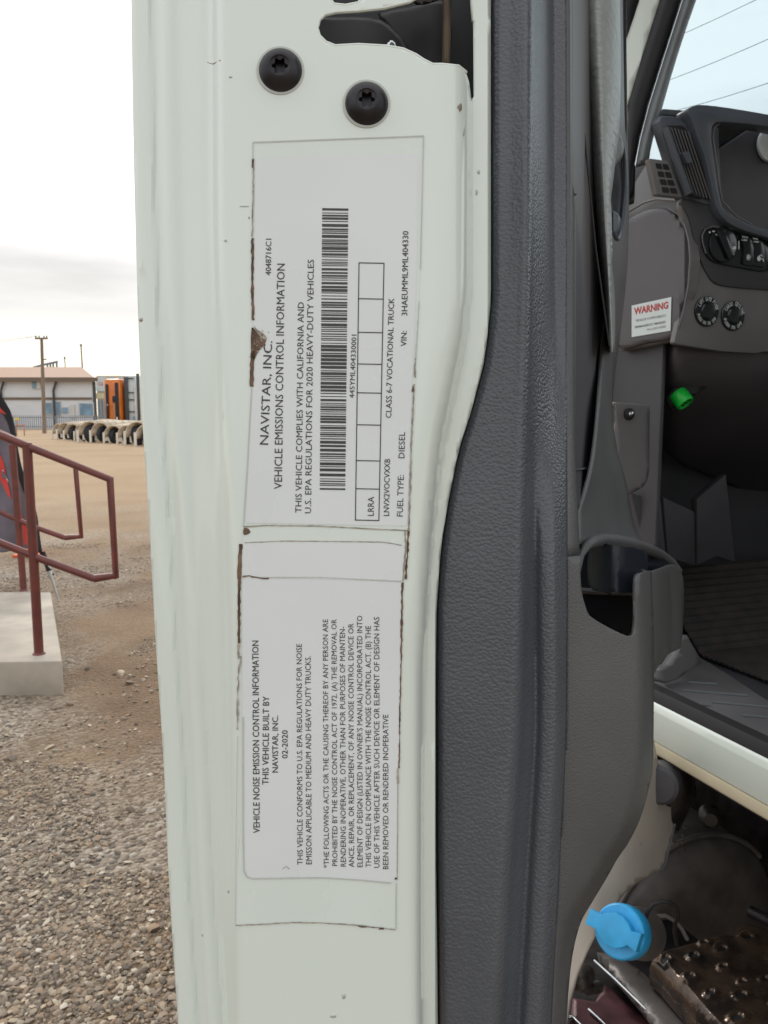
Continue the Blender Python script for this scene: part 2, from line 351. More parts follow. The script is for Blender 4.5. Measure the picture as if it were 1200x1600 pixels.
# ------------------------------------------------------------------ the ground
def ground():
    bm = bmesh.new(); s = 1200
    bm.faces.new([bm.verts.new(p) for p in ((-s, -60, 0), (s, -60, 0), (s, 2000, 0), (-s, 2000, 0))])
    o = finish('ground', bm, [], smooth=0)
    m = bpy.data.materials.new('dirt and gravel'); m.use_nodes = True; t = m.node_tree; b = t.nodes['Principled BSDF']; b.inputs['Roughness'].default_value = .95
    n = t.nodes.new; l = t.links.new; co = n('ShaderNodeTexCoord')
    def ramp(fac, stops):
        r = n('ShaderNodeValToRGB'); e_ = r.color_ramp.elements
        e_[0].position, e_[0].color = stops[0][0], (*stops[0][1], 1); e_[1].position, e_[1].color = stops[-1][0], (*stops[-1][1], 1)
        for p_, c_ in stops[1:-1]: k_ = e_.new(p_); k_.color = (*c_, 1)
        l(fac, r.inputs['Fac']); return r.outputs['Color']
    def noi(scale, det=5, st=None):
        x = n('ShaderNodeTexNoise'); x.inputs['Scale'].default_value = scale; x.inputs['Detail'].default_value = det
        if st: q = n('ShaderNodeMapping'); q.inputs['Scale'].default_value = st; l(co.outputs['Object'], q.inputs['Vector']); l(q.outputs['Vector'], x.inputs['Vector'])
        else: l(co.outputs['Object'], x.inputs['Vector'])
        return x.outputs['Fac']
    # yard: pale tan dirt; round the porch and the parked truck: grey brown gravel
    tan_ = ramp(noi(.25, 8), [(.3, (.40, .275, .165)), (.55, (.46, .325, .20)), (.75, (.50, .365, .235))])
    vo = n('ShaderNodeTexVoronoi'); vo.inputs['Scale'].default_value = 52; l(co.outputs['Object'], vo.inputs['Vector'])
    sv = n('ShaderNodeSeparateColor'); l(vo.outputs['Color'], sv.inputs['Color'])
    st = ramp(sv.outputs[0], [(0, (.10, .085, .07)), (.35, (.25, .20, .155)), (.65, (.34, .275, .21)), (.85, (.43, .36, .28)), (1, (.46, .42, .36))])
    di = ramp(noi(1.1, 7), [(.35, (.17, .108, .062)), (.7, (.31, .215, .13))])
    k = n('ShaderNodeValToRGB'); k.color_ramp.elements[0].position = .38; k.color_ramp.elements[1].position = .56; l(noi(.9, 6, (1, .6, 1)), k.inputs['Fac'])
    mx = n('ShaderNodeMix'); mx.data_type = 'RGBA'; l(k.outputs['Color'], mx.inputs[0]); l(st, mx.inputs[6]); l(di, mx.inputs[7])
    sp = n('ShaderNodeSeparateXYZ'); l(co.outputs['Object'], sp.inputs['Vector'])
    ad = n('ShaderNodeMath'); ad.operation = 'MULTIPLY_ADD'; l(noi(.22, 5), ad.inputs[0]); ad.inputs[1].default_value = 14; l(sp.outputs['Y'], ad.inputs[2])
    mr = n('ShaderNodeMapRange'); mr.inputs[1].default_value = 14; mr.inputs[2].default_value = 25; l(ad.outputs[0], mr.inputs['Value'])
    m2 = n('ShaderNodeMix'); m2.data_type = 'RGBA'; l(mr.outputs[0], m2.inputs[0]); l(mx.outputs[2], m2.inputs[6]); l(tan_, m2.inputs[7])
    l(m2.outputs[2], b.inputs['Base Color'])
    bn = n('ShaderNodeBump'); bn.inputs['Strength'].default_value = .9; bn.inputs['Distance'].default_value = .02; bn.invert = True
    l(vo.outputs['Distance'], bn.inputs['Height']); l(bn.outputs['Normal'], b.inputs['Normal'])
    o.data.materials.append(m); tag(o, 'dirt yard with grey brown gravel near the porch', kind='structure')
    # loose stones, uncountable: one object
    m = bpy.data.materials.new('gravel stone'); m.use_nodes = True; t = m.node_tree; b = t.nodes['Principled BSDF']; b.inputs['Roughness'].default_value = .8
    at_ = t.nodes.new('ShaderNodeNewGeometry'); r = t.nodes.new('ShaderNodeValToRGB'); e_ = r.color_ramp.elements
    e_[0].color = (.11, .088, .07, 1); e_[1].color = (.62, .55, .45, 1)
    for p_, c_ in ((.25, (.20, .155, .115)), (.5, (.28, .22, .165)), (.62, (.34, .23, .145)), (.78, (.33, .28, .22)), (.92, (.45, .36, .25))):
        k_ = e_.new(p_); k_.color = (*c_, 1)
    t.links.new(at_.outputs['Random Per Island'], r.inputs['Fac']); t.links.new(r.outputs['Color'], b.inputs['Base Color'])
    ico = bmesh.new(); bmesh.ops.create_icosphere(ico, subdivisions=1, radius=1); iv = [v.co.copy() for v in ico.verts]; jf = [[v.index for v in f.verts] for f in ico.faces]; ico.free()
    vs, fs = [], []; rnd = random.Random(3)
    def add(x, y, r):
        a = rnd.uniform(0, 6.28); ca, sa = math.cos(a), math.sin(a); sx_, sy_, sz_ = r*rnd.uniform(.8, 1.35), r*rnd.uniform(.6, 1), r*rnd.uniform(.4, .75)
        o_ = len(vs); tl = rnd.uniform(-.4, .4)
        for q in iv:
            k_ = 1 + rnd.uniform(-.22, .22); X, Y, Z = q.x*sx_*k_, q.y*sy_*k_, q.z*sz_*k_
            Z += X*tl; vs.append((x + X*ca - Y*sa, y + X*sa + Y*ca, Z + r*.22))
        for f in jf: fs.append([o_+i for i in f])
    cnt = 0
    while cnt < 27000:
        y = 1.5 + 8.5*rnd.random()**1.45; x = rnd.uniform(-.56*y-.5, -.12*y+.15)
        bare = noise.noise(Vector((x*.9, y*.7, 3.1))) + .35*noise.noise(Vector((x*2.5, y*2.5, 8)))
        if bare > -.07 and rnd.random() < .90: continue
        if x < -1.72 and y > 4.25 and y < 6.6: continue
        add(x, y, rnd.choice((.004, .0045, .005, .006, .008, .011)) * (1 + .25*rnd.random())); cnt += 1
    for i in range(30):
        y = rnd.uniform(1.7, 5); add(rnd.uniform(-.5*y, -.2*y), y, rnd.uniform(.018, .027))
    me = bpy.data.meshes.new('gravel'); me.from_pydata(vs, [], fs); me.materials.append(m); me.shade_smooth(); me.set_sharp_from_angle(angle=R(50))
    g = bpy.data.objects.new('gravel', me); COL.objects.link(g); tag(g, 'loose grey and tan gravel lying on the dirt', 'gravel', kind='stuff')
ground()

# ------------------------------------------------------------------ the truck
truck = thing('truck', T(-.4, 1.1, 0), 'white truck with its driver door open, dark grey cab interior and steel step', 'truck')
# --- door shell: outline on the photograph, depth from the pressed profile
uo = curve([(-200, 203), (0, 205), (200, 208), (400, 213), (650, 222), (800, 232), (1000, 243), (1200, 256), (1360, 263), (1600, 278), (1800, 290)])
uc = curve([(-200, 338), (300, 340), (600, 347), (1000, 357), (1500, 366), (1800, 370)])
up_ = curve([(-200, 690), (300, 690), (450, 688), (520, 682), (600, 668), (700, 655), (800, 648), (900, 642), (1100, 638), (1400, 640), (1800, 646)])
ue = curve([(-200, 737), (300, 736), (450, 734), (520, 728), (600, 713), (700, 692), (800, 680), (900, 671), (1100, 662), (1400, 661), (1800, 664)])
ur = curve([(-200, 767), (300, 767), (460, 767), (500, 764), (560, 757), (610, 745), (660, 731), (700, 718), (760, 705), (810, 696), (860, 689), (910, 685), (960, 682), (1100, 681), (1300, 681), (1500, 683), (1800, 686)])
DP = .3220
def dshell(u, v):
    o, c, p, e_, r = uo(v), uc(v), up_(v), ue(v), ur(v)
    xs = [o-1, o+3, o+10, o+26, o+33, o+40, o+52, o+60, o+70, c-14, c-5, c+4, c+12, p-4, p, p+(e_-p)*.35, p+(e_-p)*.65, p+(e_-p)*.88, e_, e_+3, r-5, r-1.5, r+2]
    ds = [.3422, .3415, .3403, .3400, .3414, .3402, .3365, .3362, .3370, .3318, .3285, .3238, DP, DP, DP+.0002, .3230, .3256, .3302, .3372, .3392, .3398, .3404, .3440]
    for i in range(len(xs)-1):
        if u <= xs[i+1]: break
    t = max(0, min(1, (u-xs[i])/(xs[i+1]-xs[i]+1e-6))); t = t*.5 + .5*t*t*(3-2*t)
    return ds[i] + (ds[i+1]-ds[i])*t
VT, VB = -150, 1760
vv = list(range(VT, VB+1, 30))
slot = [(738, VT), (739, -20), (740, 60), (740.5, 150), (737, 158), (733, 128), (728, 113), (716, 103.5), (690, 101), (676, 101), (662, 94), (650, 86), (630, 77), (605, 72.5), (560, 70), (524, 72), (509, 66), (499, 56), (495.5, 44), (499, 31), (508, 23), (525, 19), (560, 17), (600, 12.5), (640, 3), (668, -14), (692, -55), (702, VT)]
hole = [(600, VT), (594, -60), (575, -14), (560, 5), (540, 9), (522, 7), (514, -3), (511, -60), (510, VT)]
outline = [(uo(v), v) for v in vv][::-1]           # up the outer edge
outline = outline + hole[::-1] + slot[::-1] + [(ur(v), v) for v in vv]
bm = bmesh.new(); patch_bm(bm, outline, at_depth(dshell), 5.5, 26)
# outer skin runs from the folded hem to the hinge
DD = Vector((.345, .939, 0))
prev = None
for v in range(VT, VB+1, 30):
    a = P(uo(v)+.5, v, .3426); row = [bm.verts.new(p) for p in (a, a + Vector((.004, .004, 0)), a + DD*.45 + Vector((-.02, 0, 0)), a + DD*.93 + Vector((-.005, 0, 0)))]
    if prev:
        for i in range(3): bm.faces.new((prev[i], prev[i+1], row[i+1], row[i]))
    prev = row
SCF = lambda u, v: P(u, v, dshell(u, v)-.0002)
def blob(u, v, a, b, mi, sd): 
    rg = random.Random(sd); patch_bm(bm, [(u+a*math.cos(q)*rg.uniform(.6, 1.15), v+b*math.sin(q)*rg.uniform(.6, 1.15)) for q in [i*math.pi/5 for i in range(10)]], SCF, 60, 60, None, mi)
for i, (u, v, a, b, mi) in enumerate(((220, 500, 3, 3.5, 1), (352, 376, 2.5, 1.4, 2), (360, 120, 3, 1.6, 2), (719, 168, 4, 7, 1), (725, 205, 2, 8, 2), (748, 268, 2.2, 4, 2), (745, 300, 2, 5, 2), (537, 1557, 4, 5, 2), (521, 1588, 6, 3, 2), (316, 1461, 1.5, 3, 2), (357, 1393, 2, 3, 2), (381, 322, 9, 1.0, 2), (389, 340, 1.2, 2, 1))): blob(u, v, a, b, mi, i)
for a_, b_q in (((324, 97), (328, 99)), ((328, 99), (333, 99.5)), ((333, 99.5), (338, 97)), ((338, 97), (344, 94))): 
    f_ = bm.faces.new([bm.verts.new(SCF(*q)) for q in ((a_[0], a_[1]-.6), (b_q[0], b_q[1]-.6), (b_q[0], b_q[1]+.6), (a_[0], a_[1]+.6))]); f_.material_index = 1; face_cam(bm, [f_])
door = finish('door', bm, ['paint', 'dirtpale', 'film'], truck, thick=.0014, smooth=38)
tag(door, 'open white driver door seen edge on with two black bolts and information labels')
# --- latch pocket behind the slots
bm = bmesh.new()
patch_bm(bm, [(470, -190), (745, -190), (745, 190), (470, 190)], at_depth(.372), 60, 60)
finish('latch_pocket', bm, ['black'], door, smooth=0)
bm = bmesh.new()
patch_bm(bm, smoothpoly([(492, 30), (520, 26), (580, 27), (610, 40), (640, 78), (600, 92), (540, 92), (495, 80)], 2), at_depth(.352), 3, 3, (6, .004), 0)
patch_bm(bm, smoothpoly([(590, 20), (640, 8), (690, -2), (705, 20), (704, 90), (690, 112), (650, 104), (628, 78), (606, 45)], 2), at_depth(.360), 3, 3, (8, .006), 1)
patch_bm(bm, [(688, -150), (707, -150), (705, 60), (703, 112), (690, 112), (692, 30)], at_depth(.345), 8, 14, (6, .003), 2)
patch_bm(bm, smoothpoly([(640, -12), (672, -14), (688, -4), (676, 4), (650, 8)], 2), at_depth(.346), 8, 8, (4, .002), 3)
finish('latch', bm, ['greasy', 'greasy', 'rust', 'steel'], door, thick=.003)
patch('latch_pin', smoothpoly([(604, 68), (610, 63), (616, 64), (621, 73), (612, 78), (603, 75)], 2), at_depth(.344), 'chrome', door, thick=.002, ru=4, rv=4, rnd=(3, .001))
# rolled lips of the slots
bm = bmesh.new()
def edge_tube(bm, pts, d, r, mi=0): tube_bm(bm, [P(u, v, d(u, v) if callable(d) else d) for u, v in pts], r, 8, mi)
edge_tube(bm, slot[6:-1], lambda u, v: dshell(u, v)+.0006, .0007); edge_tube(bm, hole[1:-1], DP+.0006, .0007)
finish('latch_slot_lip', bm, ['paint'], door)
bm = bmesh.new(); edge_tube(bm, [(741.5, -150), (742, 60), (741.5, 140), (740, 165)], .3405, .0005)
finish('flange_seam', bm, ['black'], door)
# --- two torx bolts
def bolt(u, v, ru_, rv_, d):
    c = P(u, v, d); ax = Vector((0.03, -1, .10)).normalized(); r = ru_/FPX*d
    bm = bmesh.new()
    lathe_bm(bm, c, ax, [(r*1.0, -.001), (r*1.02, .0005), (r*.99, .0012), (r*.86, .0026), (r*.62, .0040), (r*.50, .0043), (r*.45, .0040)], 40, 0, False)
    x = Vector((1, 0, 0)); x = (x-ax*ax.dot(x)).normalized(); y = ax.cross(x); k = 36; top = []; bot = []
    for j in range(k):
        a = 2*math.pi*j/k; rr = r*.33*(1+.20*math.cos(6*a)); q = x*math.cos(a)+y*math.sin(a)
        top.append((bm.verts.new(c+ax*.0040+q*r*.45), bm.verts.new(c+ax*.0037+q*rr), bm.verts.new(c+ax*.0008+q*rr*.95)))
    for j in range(k):
        a, b = top[j], top[(j+1) % k]
        bm.faces.new((a[0], b[0], b[1], a[1])); bm.faces.new((a[1], b[1], b[2], a[2]))
    bm.faces.new([t[2] for t in top]); bmesh.ops.recalc_face_normals(bm, faces=bm.faces[:])
    lathe_bm(bm, c, ax, [(r*1.13, .0), (r*1.13, .00035), (r*1.0, .0004)], 40, 1)
    finish('bolt', bm, ['bolt', 'film'], door, smooth=35)
bolt(438.5, 110.5, 33, 37, DP-.0002); bolt(573, 162.5, 33, 36, DP-.0002)
# --- stickers, their text and the dirt on their edges
LBL = at_depth(DP-.00025); INK = at_depth(DP-.00042); DRT = at_depth(DP-.00050); FLM = at_depth(DP-.00012)
def flat(bm, poly, place, mi): patch_bm(bm, poly, place, 400, 400, None, mi)
def strip(bm, pts, w_, place, mi, jag=0):
    rg = random.Random(int(pts[0][0]*10+pts[0][1])); pp = []
    for (a, b) in zip(pts, pts[1:]):
        nseg = max(1, int((Vector(b)-Vector(a)).length/5)) if jag else 1
        for i in range(nseg): t = i/nseg; pp.append((a[0]+(b[0]-a[0])*t, a[1]+(b[1]-a[1])*t))
    pp.append(pts[-1]); Lf, Rt = [], []
    for i, q in enumerate(pp):
        t = (Vector(pp[min(i+1, len(pp)-1)])-Vector(pp[max(i-1, 0)])).normalized(); n_ = Vector((-t.y, t.x))
        Lf.append(Vector(q)+n_*(w_/2+rg.uniform(-jag, jag))); Rt.append(Vector(q)-n_*(w_/2+rg.uniform(-jag, jag)))
    for i in range(len(pp)-1):
        f = bm.faces.new([bm.verts.new(place(*x)) for x in (Lf[i], Lf[i+1], Rt[i+1], Rt[i])]); f.material_index = mi; face_cam(bm, [f])
INK2 = at_depth(DP-.00044)
def bold2(bm, tx, a, b, cap, mi, bo):
    k = bo*cap*2.2
    line_px(bm, tx, (a[0]-k*.4, a[1]+k/2), (b[0]-k*.4, b[1]+k/2), cap, INK, mi); line_px(bm, tx, (a[0], a[1]-k/2), (b[0], b[1]-k/2), cap, INK2, mi)
bm = bmesh.new()
MS = ['label', 'ink', 'dirt', 'film', 'dirtpale', 'inkgrey', 'filmface']
flat(bm, [(395, 222), (662, 212), (657, 420), (640, 828), (380, 822), (393, 600)], FLM, 6)
flat(bm, rounded([(399, 248), (655, 240), (651, 420), (636, 822), (383, 817), (395, 600)], 7), LBL, 0)
for a, b in (((395, 222), (662, 212)), ((662, 212), (657, 420))): strip(bm, [a, b], 1.6, DRT, 3)
strip(bm, [(395, 222), (395, 250)], 1.4, DRT, 3)
strip(bm, [(396, 250), (395.5, 300), (394, 370)], 2.2, DRT, 4, .6); strip(bm, [(395.5, 248), (395, 262)], 3, DRT, 2, .6)
strip(bm, [(394.5, 372), (394, 440), (395.5, 500)], 4, DRT, 2, .9); strip(bm, [(395, 548), (393.5, 575), (393, 604)], 6.5, DRT, 2, 1)
flat(bm, smoothpoly([(393, 512), (399, 516), (407, 522), (416, 531), (411, 541), (405, 547), (400, 556), (396, 563), (392, 545)], 2), DRT, 2)
flat(bm, smoothpoly([(396, 508), (402, 515), (411, 520), (417, 529), (412, 530), (403, 522)], 2), at_depth(DP-.00055), 4)
strip(bm, [(393, 606), (390, 660), (387, 720), (383, 780), (380, 822)], 1.4, DRT, 3); strip(bm, [(655, 470), (652, 520), (648, 580)], 1.6, DRT, 3, .4)
strip(bm, [(647, 600), (643, 690), (641, 760), (638.5, 828)], 2.6, DRT, 4, .7); strip(bm, [(645.5, 603), (645, 612)], 3, DRT, 2, .8); strip(bm, [(649, 560), (648, 590)], 2, DRT, 4, .9)
rg = random.Random(2)
for i in range(46):
    a_ = rg.uniform(-.6, 1.9); r_ = abs(rg.gauss(0, 9))+3; u_, v_ = 397+r_*math.cos(a_)*1.1, 527+r_*math.sin(a_)*1.5; s_ = rg.uniform(.5, 1.7)
    flat(bm, [(u_-s_, v_-s_*.6), (u_+s_*.8, v_-s_), (u_+s_, v_+s_*.5), (u_-s_*.4, v_+s_)], at_depth(DP-.00058), rg.choice((2, 4, 4)))
rows = [("4048716C1", (423.5, 430), (424, 373), 8.6, .012, 1), ("NAVISTAR, INC.", (419, 695), (425.5, 533), 13, 0, 1),
 ("VEHICLE EMISSIONS CONTROL INFORMATION", (440.5, 764), (445, 412), 12, .006, 1), ("THIS VEHICLE COMPLIES WITH CALIFORNIA AND", (471, 801), (475, 472), 9.6, 0, 1),
 ("U.S. EPA REGULATIONS FOR 2020 HEAVY-DUTY VEHICLES", (486, 802), (490.5, 405.5), 9.6, 0, 1), ("445YML404330001", (553.5, 622), (557, 523), 7.6, .01, 1),
 ("LRRA", (584, 806), (584.5, 776), 9.5, 0, 1), ("LNVX2VOCVXXB", (608, 806), (609.5, 717), 8.6, .014, 1), ("CLASS 6-7 VOCATIONAL TRUCK", (611.5, 653), (616, 466), 8.8, .010, 1),
 ("FUEL TYPE:", (629.5, 807), (631, 742), 9.4, .004, 1), ("DIESEL", (632, 716), (633, 675), 9.4, .004, 1), ("VIN:", (635, 541), (635.7, 517), 8.8, .012, 1), ("3HAEUMML9ML404330", (636.5, 493), (638.3, 361), 9, .012, 1)]
for tx, a, b, cap, bo, mi in rows: bold2(bm, tx, a, b, cap, mi, max(bo, .005))
# bar code: one stack of horizontal bars, bottom to top
rb = random.Random(445); y = 765.0
while y > 326:
    t = (765-y)/440; wd = rb.choice((1.2, 1.2, 1.4, 1.8, 2.6, 3.4, 4.4)); gp = rb.choice((1.1, 1.3, 1.5, 2.0, 2.6)) if int((765-y)/34) % 2 else rb.choice((1.2, 1.5, 2.2, 3.4))
    wd = min(wd, y-325); x0, x1 = 499.5+4*t, 539.5+4.8*t
    flat(bm, [(x0, y), (x1, y+.6), (x1+.02, y-wd+.6), (x0+.02, y-wd)], INK, 1); y -= wd+gp
gx = lambda y: (561-(y-411)*.0142, 600-(y-411)*.0199)
for y in (813, 764, 720, 664, 614, 569, 519.5, 467, 411): strip(bm, [(gx(y)[0]-.5, y-.5), (gx(y)[1]+.5, y+.3)], 1.5, INK, 1)
for k in (0, 1): strip(bm, [(gx(813)[k], 813), (gx(411)[k], 411)], 1.5, INK, 1)
tag(finish('emissions_label', bm, MS, door, smooth=0), 'silver label with a tall bar code and an empty table, dirty left edge')

bm = bmesh.new()
flat(bm, smoothpoly([(380, 823), (420, 821), (500, 822), (590, 827), (639, 829), (638, 870), (633, 905), (500, 903), (378, 900), (378, 860)], 1), at_depth(DP-.00030), 6)
flat(bm, rounded([(380, 846), (440, 845), (560, 846), (628, 850), (631, 870), (630, 908), (560, 906), (440, 903), (379, 902)], 6), at_depth(DP-.00036), 0)
flat(bm, [(377, 1290), (622, 1290), (620, 1378), (619, 1452), (560, 1446), (470, 1441), (368, 1446), (369, 1380)], FLM, 6)
flat(bm, rounded([(378.5, 901), (440, 903), (560, 906), (630, 909), (628, 1000), (623, 1200), (620.5, 1374), (612, 1379), (560, 1374), (500, 1371), (400, 1372.5), (382, 1371), (379, 1290)], 12), LBL, 0)
for pts, wdt, mi, jg in (([(380, 823), (420, 821), (500, 822), (590, 827), (638, 829)], 2.0, 4, .4), ([(382, 848), (440, 845.5), (520, 846), (600, 847), (628, 852)], 1.4, 4, .3),
  ([(379, 901), (390, 900), (405, 903), (420, 904)], 2.2, 2, .8), ([(405, 902), (500, 902), (560, 905), (628, 908)], 1.4, 3, .3),
  ([(376, 850), (374.5, 880), (374, 905)], 6, 2, .9), ([(374, 905), (373.5, 960), (373, 1005)], 4, 2, .8), ([(373, 1005), (372.5, 1030)], 3, 4, 1.2), ([(376, 1025), (372, 1060), (371, 1140)], 2.4, 4, 1.1),
  ([(371, 1150), (369, 1290), (368, 1446)], 1.0, 3, 0), ([(368, 1446), (400, 1445), (460, 1441.5), (500, 1442), (560, 1446), (618, 1453)], 1.7, 4, .4), ([(560, 1447.5), (585, 1449)], 2.2, 2, .9), ([(592, 1450.5), (600, 1451.5)], 3, 2, .9), ([(618.5, 1452), (619, 1380)], 1.2, 3, 0),
  ([(638, 829), (637, 860), (634, 905)], 3.0, 2, 1.0), ([(633, 829), (634, 850), (632, 880), (630, 908)], 2.4, 4, .8), ([(629, 910), (628, 960), (627, 1030)], 3, 2, .9), ([(627, 1030), (625, 1110), (623.5, 1200)], 2.0, 2, .7), ([(622, 1200), (621.5, 1225)], 3, 4, .8), ([(621.5, 1225), (620.5, 1375)], 1.1, 4, .2),
  ([(380, 1120), (380, 1300), (381, 1360), (386, 1370), (395, 1373), (500, 1371.5), (560, 1375), (611, 1380)], 2.0, 3, .2), ([(441, 1358), (447, 1354), (452, 1358)], 1.2, 4, .6), ([(617, 1374), (620, 1372)], 3.5, 2, .8)):
    strip(bm, pts, wdt, DRT, mi, jg)
flat(bm, smoothpoly([(381, 825), (388, 826), (391, 832), (384, 836), (380, 834)], 2), DRT, 2)
rows = [("VEHICLE NOISE EMISSION CONTROL INFORMATION", (406, 1301.5), (404, 1001), 10, .012), ("THIS VEHICLE BUILT BY", (419.5, 1226), (420.5, 1088), 9.6, .012),
 ("NAVISTAR, INC.", (434.5, 1207), (434.5, 1118), 9, .014), ("02-2020", (449.5, 1185), (449.5, 1141), 8.8, .014),
 ("THIS VEHICLE CONFORMS TO U.S. EPA REGULATIONS FOR NOISE", (473, 1351), (471.5, 1006), 8.4, 0), ("EMISSON APPLICABLE TO MEDIUM AND HEAVY DUTY TRUCKS.", (487, 1350.5), (485.5, 1025), 8.6, 0),
 ("*THE FOLLOWING ACTS OR THE CAUSING THEREOF BY ANY PERSON ARE", (514, 1356), (512.3, 967.5), 8, 0), ("PROHIBITED BY THE NOISE CONTROL ACT OF 1972. (A) THE REMOVAL OR", (527.3, 1353), (525.8, 967.5), 8, 0),
 ("RENDERING INOPERATIVE, OTHER THAN FOR PURPOSES OF MAINTEN-", (540.5, 1354), (539, 979), 8.2, 0), ("ANCE, REPAIR, OR REPLACEMENT, OF ANY NOISE CONTROL DEVICE OR", (553.3, 1355), (552.3, 974), 8.2, 0),
 ("ELEMENT OF DESIGN (LISTED IN OWNER'S MANUAL) INCORPORATED INTO", (566.6, 1355), (566, 962), 8.2, 0), ("THIS VEHICLE IN COMPLIANCE WITH THE NOISE CONTROL ACT. (B) THE", (579.8, 1355), (579.5, 978), 8.4, 0),
 ("USE OF THIS VEHICLE AFTER SUCH DEVICE OR ELEMENT OF DESIGN HAS", (593, 1356), (592.7, 964), 8.4, 0), ("BEEN REMOVED OR RENDERED INOPERATIVE", (606.8, 1358), (606.7, 1116.5), 8.4, 0)]
for tx, a, b, cap, bo in rows: bold2(bm, tx, a, b, cap, 1, bo+.003)
tag(finish('noise_label', bm, MS, door, smooth=0), 'silver label with small block text under the bar code label')

# --- charcoal trim: lofted from edge to inner face
def loft_bm(bm, cols, v0, v1, st, mi=0, sub=3):
    """cols: [(u-curve, depth-curve)]; smooth in both directions"""
    prev = None; n = len(cols); v = v0; fs = []
    while v <= v1 + 1e-6:
        us = curve([(i, c[0](v)) for i, c in enumerate(cols)]); dd = curve([(i, c[1](v)) for i, c in enumerate(cols)])
        row = [bm.verts.new(P(us(i/sub), v, dd(i/sub))) for i in range((n-1)*sub+1)]
        if prev:
            for a, b, c, d in zip(prev, prev[1:], row[1:], row): f = bm.faces.new((a, b, c, d)); f.material_index = mi; fs.append(f)
        prev = row; v += st
    face_cam(bm, fs)
cv = lambda *k: curve(k)
cd = lambda x: (lambda v: x)
trim_l = cv((-150, 769), (300, 769), (460, 768.5), (500, 765), (560, 758), (610, 746), (660, 732), (700, 719), (760, 706), (810, 697.5), (860, 690.5), (910, 686), (960, 683.5), (1100, 683), (1300, 683.5), (1500, 685.5), (1800, 689))
tcols = [(trim_l, cd(.352)), (lambda v: trim_l(v)+4, cd(.3478)), (lambda v: trim_l(v)+14, cd(.3462)),
 (cv((-150, 793), (300, 793), (700, 762), (1100, 742), (1600, 725)), cd(.3462)),
 (cv((-150, 810), (300, 810), (500, 806), (700, 796), (900, 790), (1100, 782), (1350, 766), (1600, 750), (1800, 740)), cd(.3440)),
 (cv((-150, 822), (300, 821), (500, 818), (700, 811), (900, 806), (1100, 800), (1350, 783), (1600, 766), (1800, 756)), cd(.3424)),
 (cv((-150, 830), (300, 829), (500, 826), (700, 821), (900, 817), (1100, 812), (1350, 795), (1600, 779), (1800, 769)), cd(.3448)),
 (cv((-150, 836), (300, 835), (500, 832), (700, 829), (900, 826), (1100, 823), (1350, 808), (1600, 793), (1800, 783)), cd(.3530)),
 (cv((-150, 841), (300, 840), (500, 838), (700, 837), (900, 836), (1100, 837), (1350, 824), (1600, 810), (1800, 800)), cv((0, .3590), (700, .3590), (1100, .3585), (1600, .358))),
 (cv((-150, 850), (300, 851), (500, 850), (700, 849), (900, 846), (1100, 848), (1350, 836), (1600, 822), (1800, 812)), cv((0, .3760), (450, .3720), (900, .3560), (1600, .3540))),
 (cv((-150, 861), (300, 862), (500, 863), (700, 864), (900, 862), (1100, 864), (1350, 853), (1600, 839), (1800, 829)), cv((0, .3960), (450, .388), (900, .3545), (1600, .3525))),
 (cv((-150, 867), (300, 868), (500, 869), (700, 871), (900, 873), (1100, 875), (1350, 864), (1600, 850), (1800, 840)), cv((0, .3985), (450, .3900), (900, .3575), (1600, .3555))),
 (cv((-150, 884), (300, 886), (600, 886), (900, 887), (1100, 886), (1350, 875), (1600, 862), (1800, 854)), cv((0, .3990), (450, .3905), (900, .3655), (1600, .3635)))]
bm = bmesh.new(); loft_bm(bm, tcols, -150, 1760, 20, 0, 4)
trim = finish('trim_panel', bm, ['grain'], door, thick=.0016, smooth=60)
patch('trim_seam', [(trim_l(v)-9, v) for v in range(-150, 1761, 40)] + [(trim_l(v)+5, v) for v in range(-150, 1761, 40)][::-1], at_depth(.3535), 'black', door, thick=.002, ru=30, rv=40)
# rear corner and map pocket end, finer grain
t_r = tcols[-1][0]; t_d = tcols[-1][1]
bm = bmesh.new()
loft_bm(bm, [(lambda v: t_r(v)-1, lambda v: t_d(v)+.0004), (lambda v: t_r(v)+5, lambda v: t_d(v)+.0012), (cv((-150, 891), (300, 893), (600, 896), (700, 897), (800, 900), (860, 902)), lambda v: t_d(v)+.006), (cv((-150, 893), (300, 895), (600, 898), (700, 899), (800, 903), (860, 906)), lambda v: t_d(v)+.014)], -150, 870, 20, 0, 3)
sil = cv((860, 1010), (900, 1018), (1000, 1022), (1180, 1021), (1200, 1020), (1240, 1012), (1280, 1000), (1320, 980), (1340, 966), (1370, 949), (1400, 931), (1420, 919), (1440, 908), (1480, 897), (1520, 891), (1600, 885), (1760, 878))
def dfc(u, v):
    s_ = sil(v); l_ = t_r(v); e_ = max(0, 1-(s_-u)/26.0); k = (u-l_)/max(30, s_-l_)
    return t_d(v) + .014*max(0, k)**1.5 + .060*(1-math.sqrt(max(0, 1-e_*e_)))
face = [(t_r(v)-1, v) for v in range(870, 1761, 30)][::-1] + [(t_r(868)+22, 868), (907, 895), (908, 915), (911, 935), (917, 954), (921, 962), (934, 971), (950, 980), (970, 990), (984, 995), (990, 992), (992.5, 975), (994, 940), (995.5, 905), (998, 898), (1006, 894), (1015, 892), (1019, 892)] + [(sil(v), v) for v in list(range(900, 1180, 20)) + list(range(1180, 1540, 8)) + list(range(1540, 1761, 20))]
patch_bm(bm, face, at_depth(dfc), 7, 14)
finish('map_pocket', bm, ['finegrain'], door, thick=.002, smooth=60)
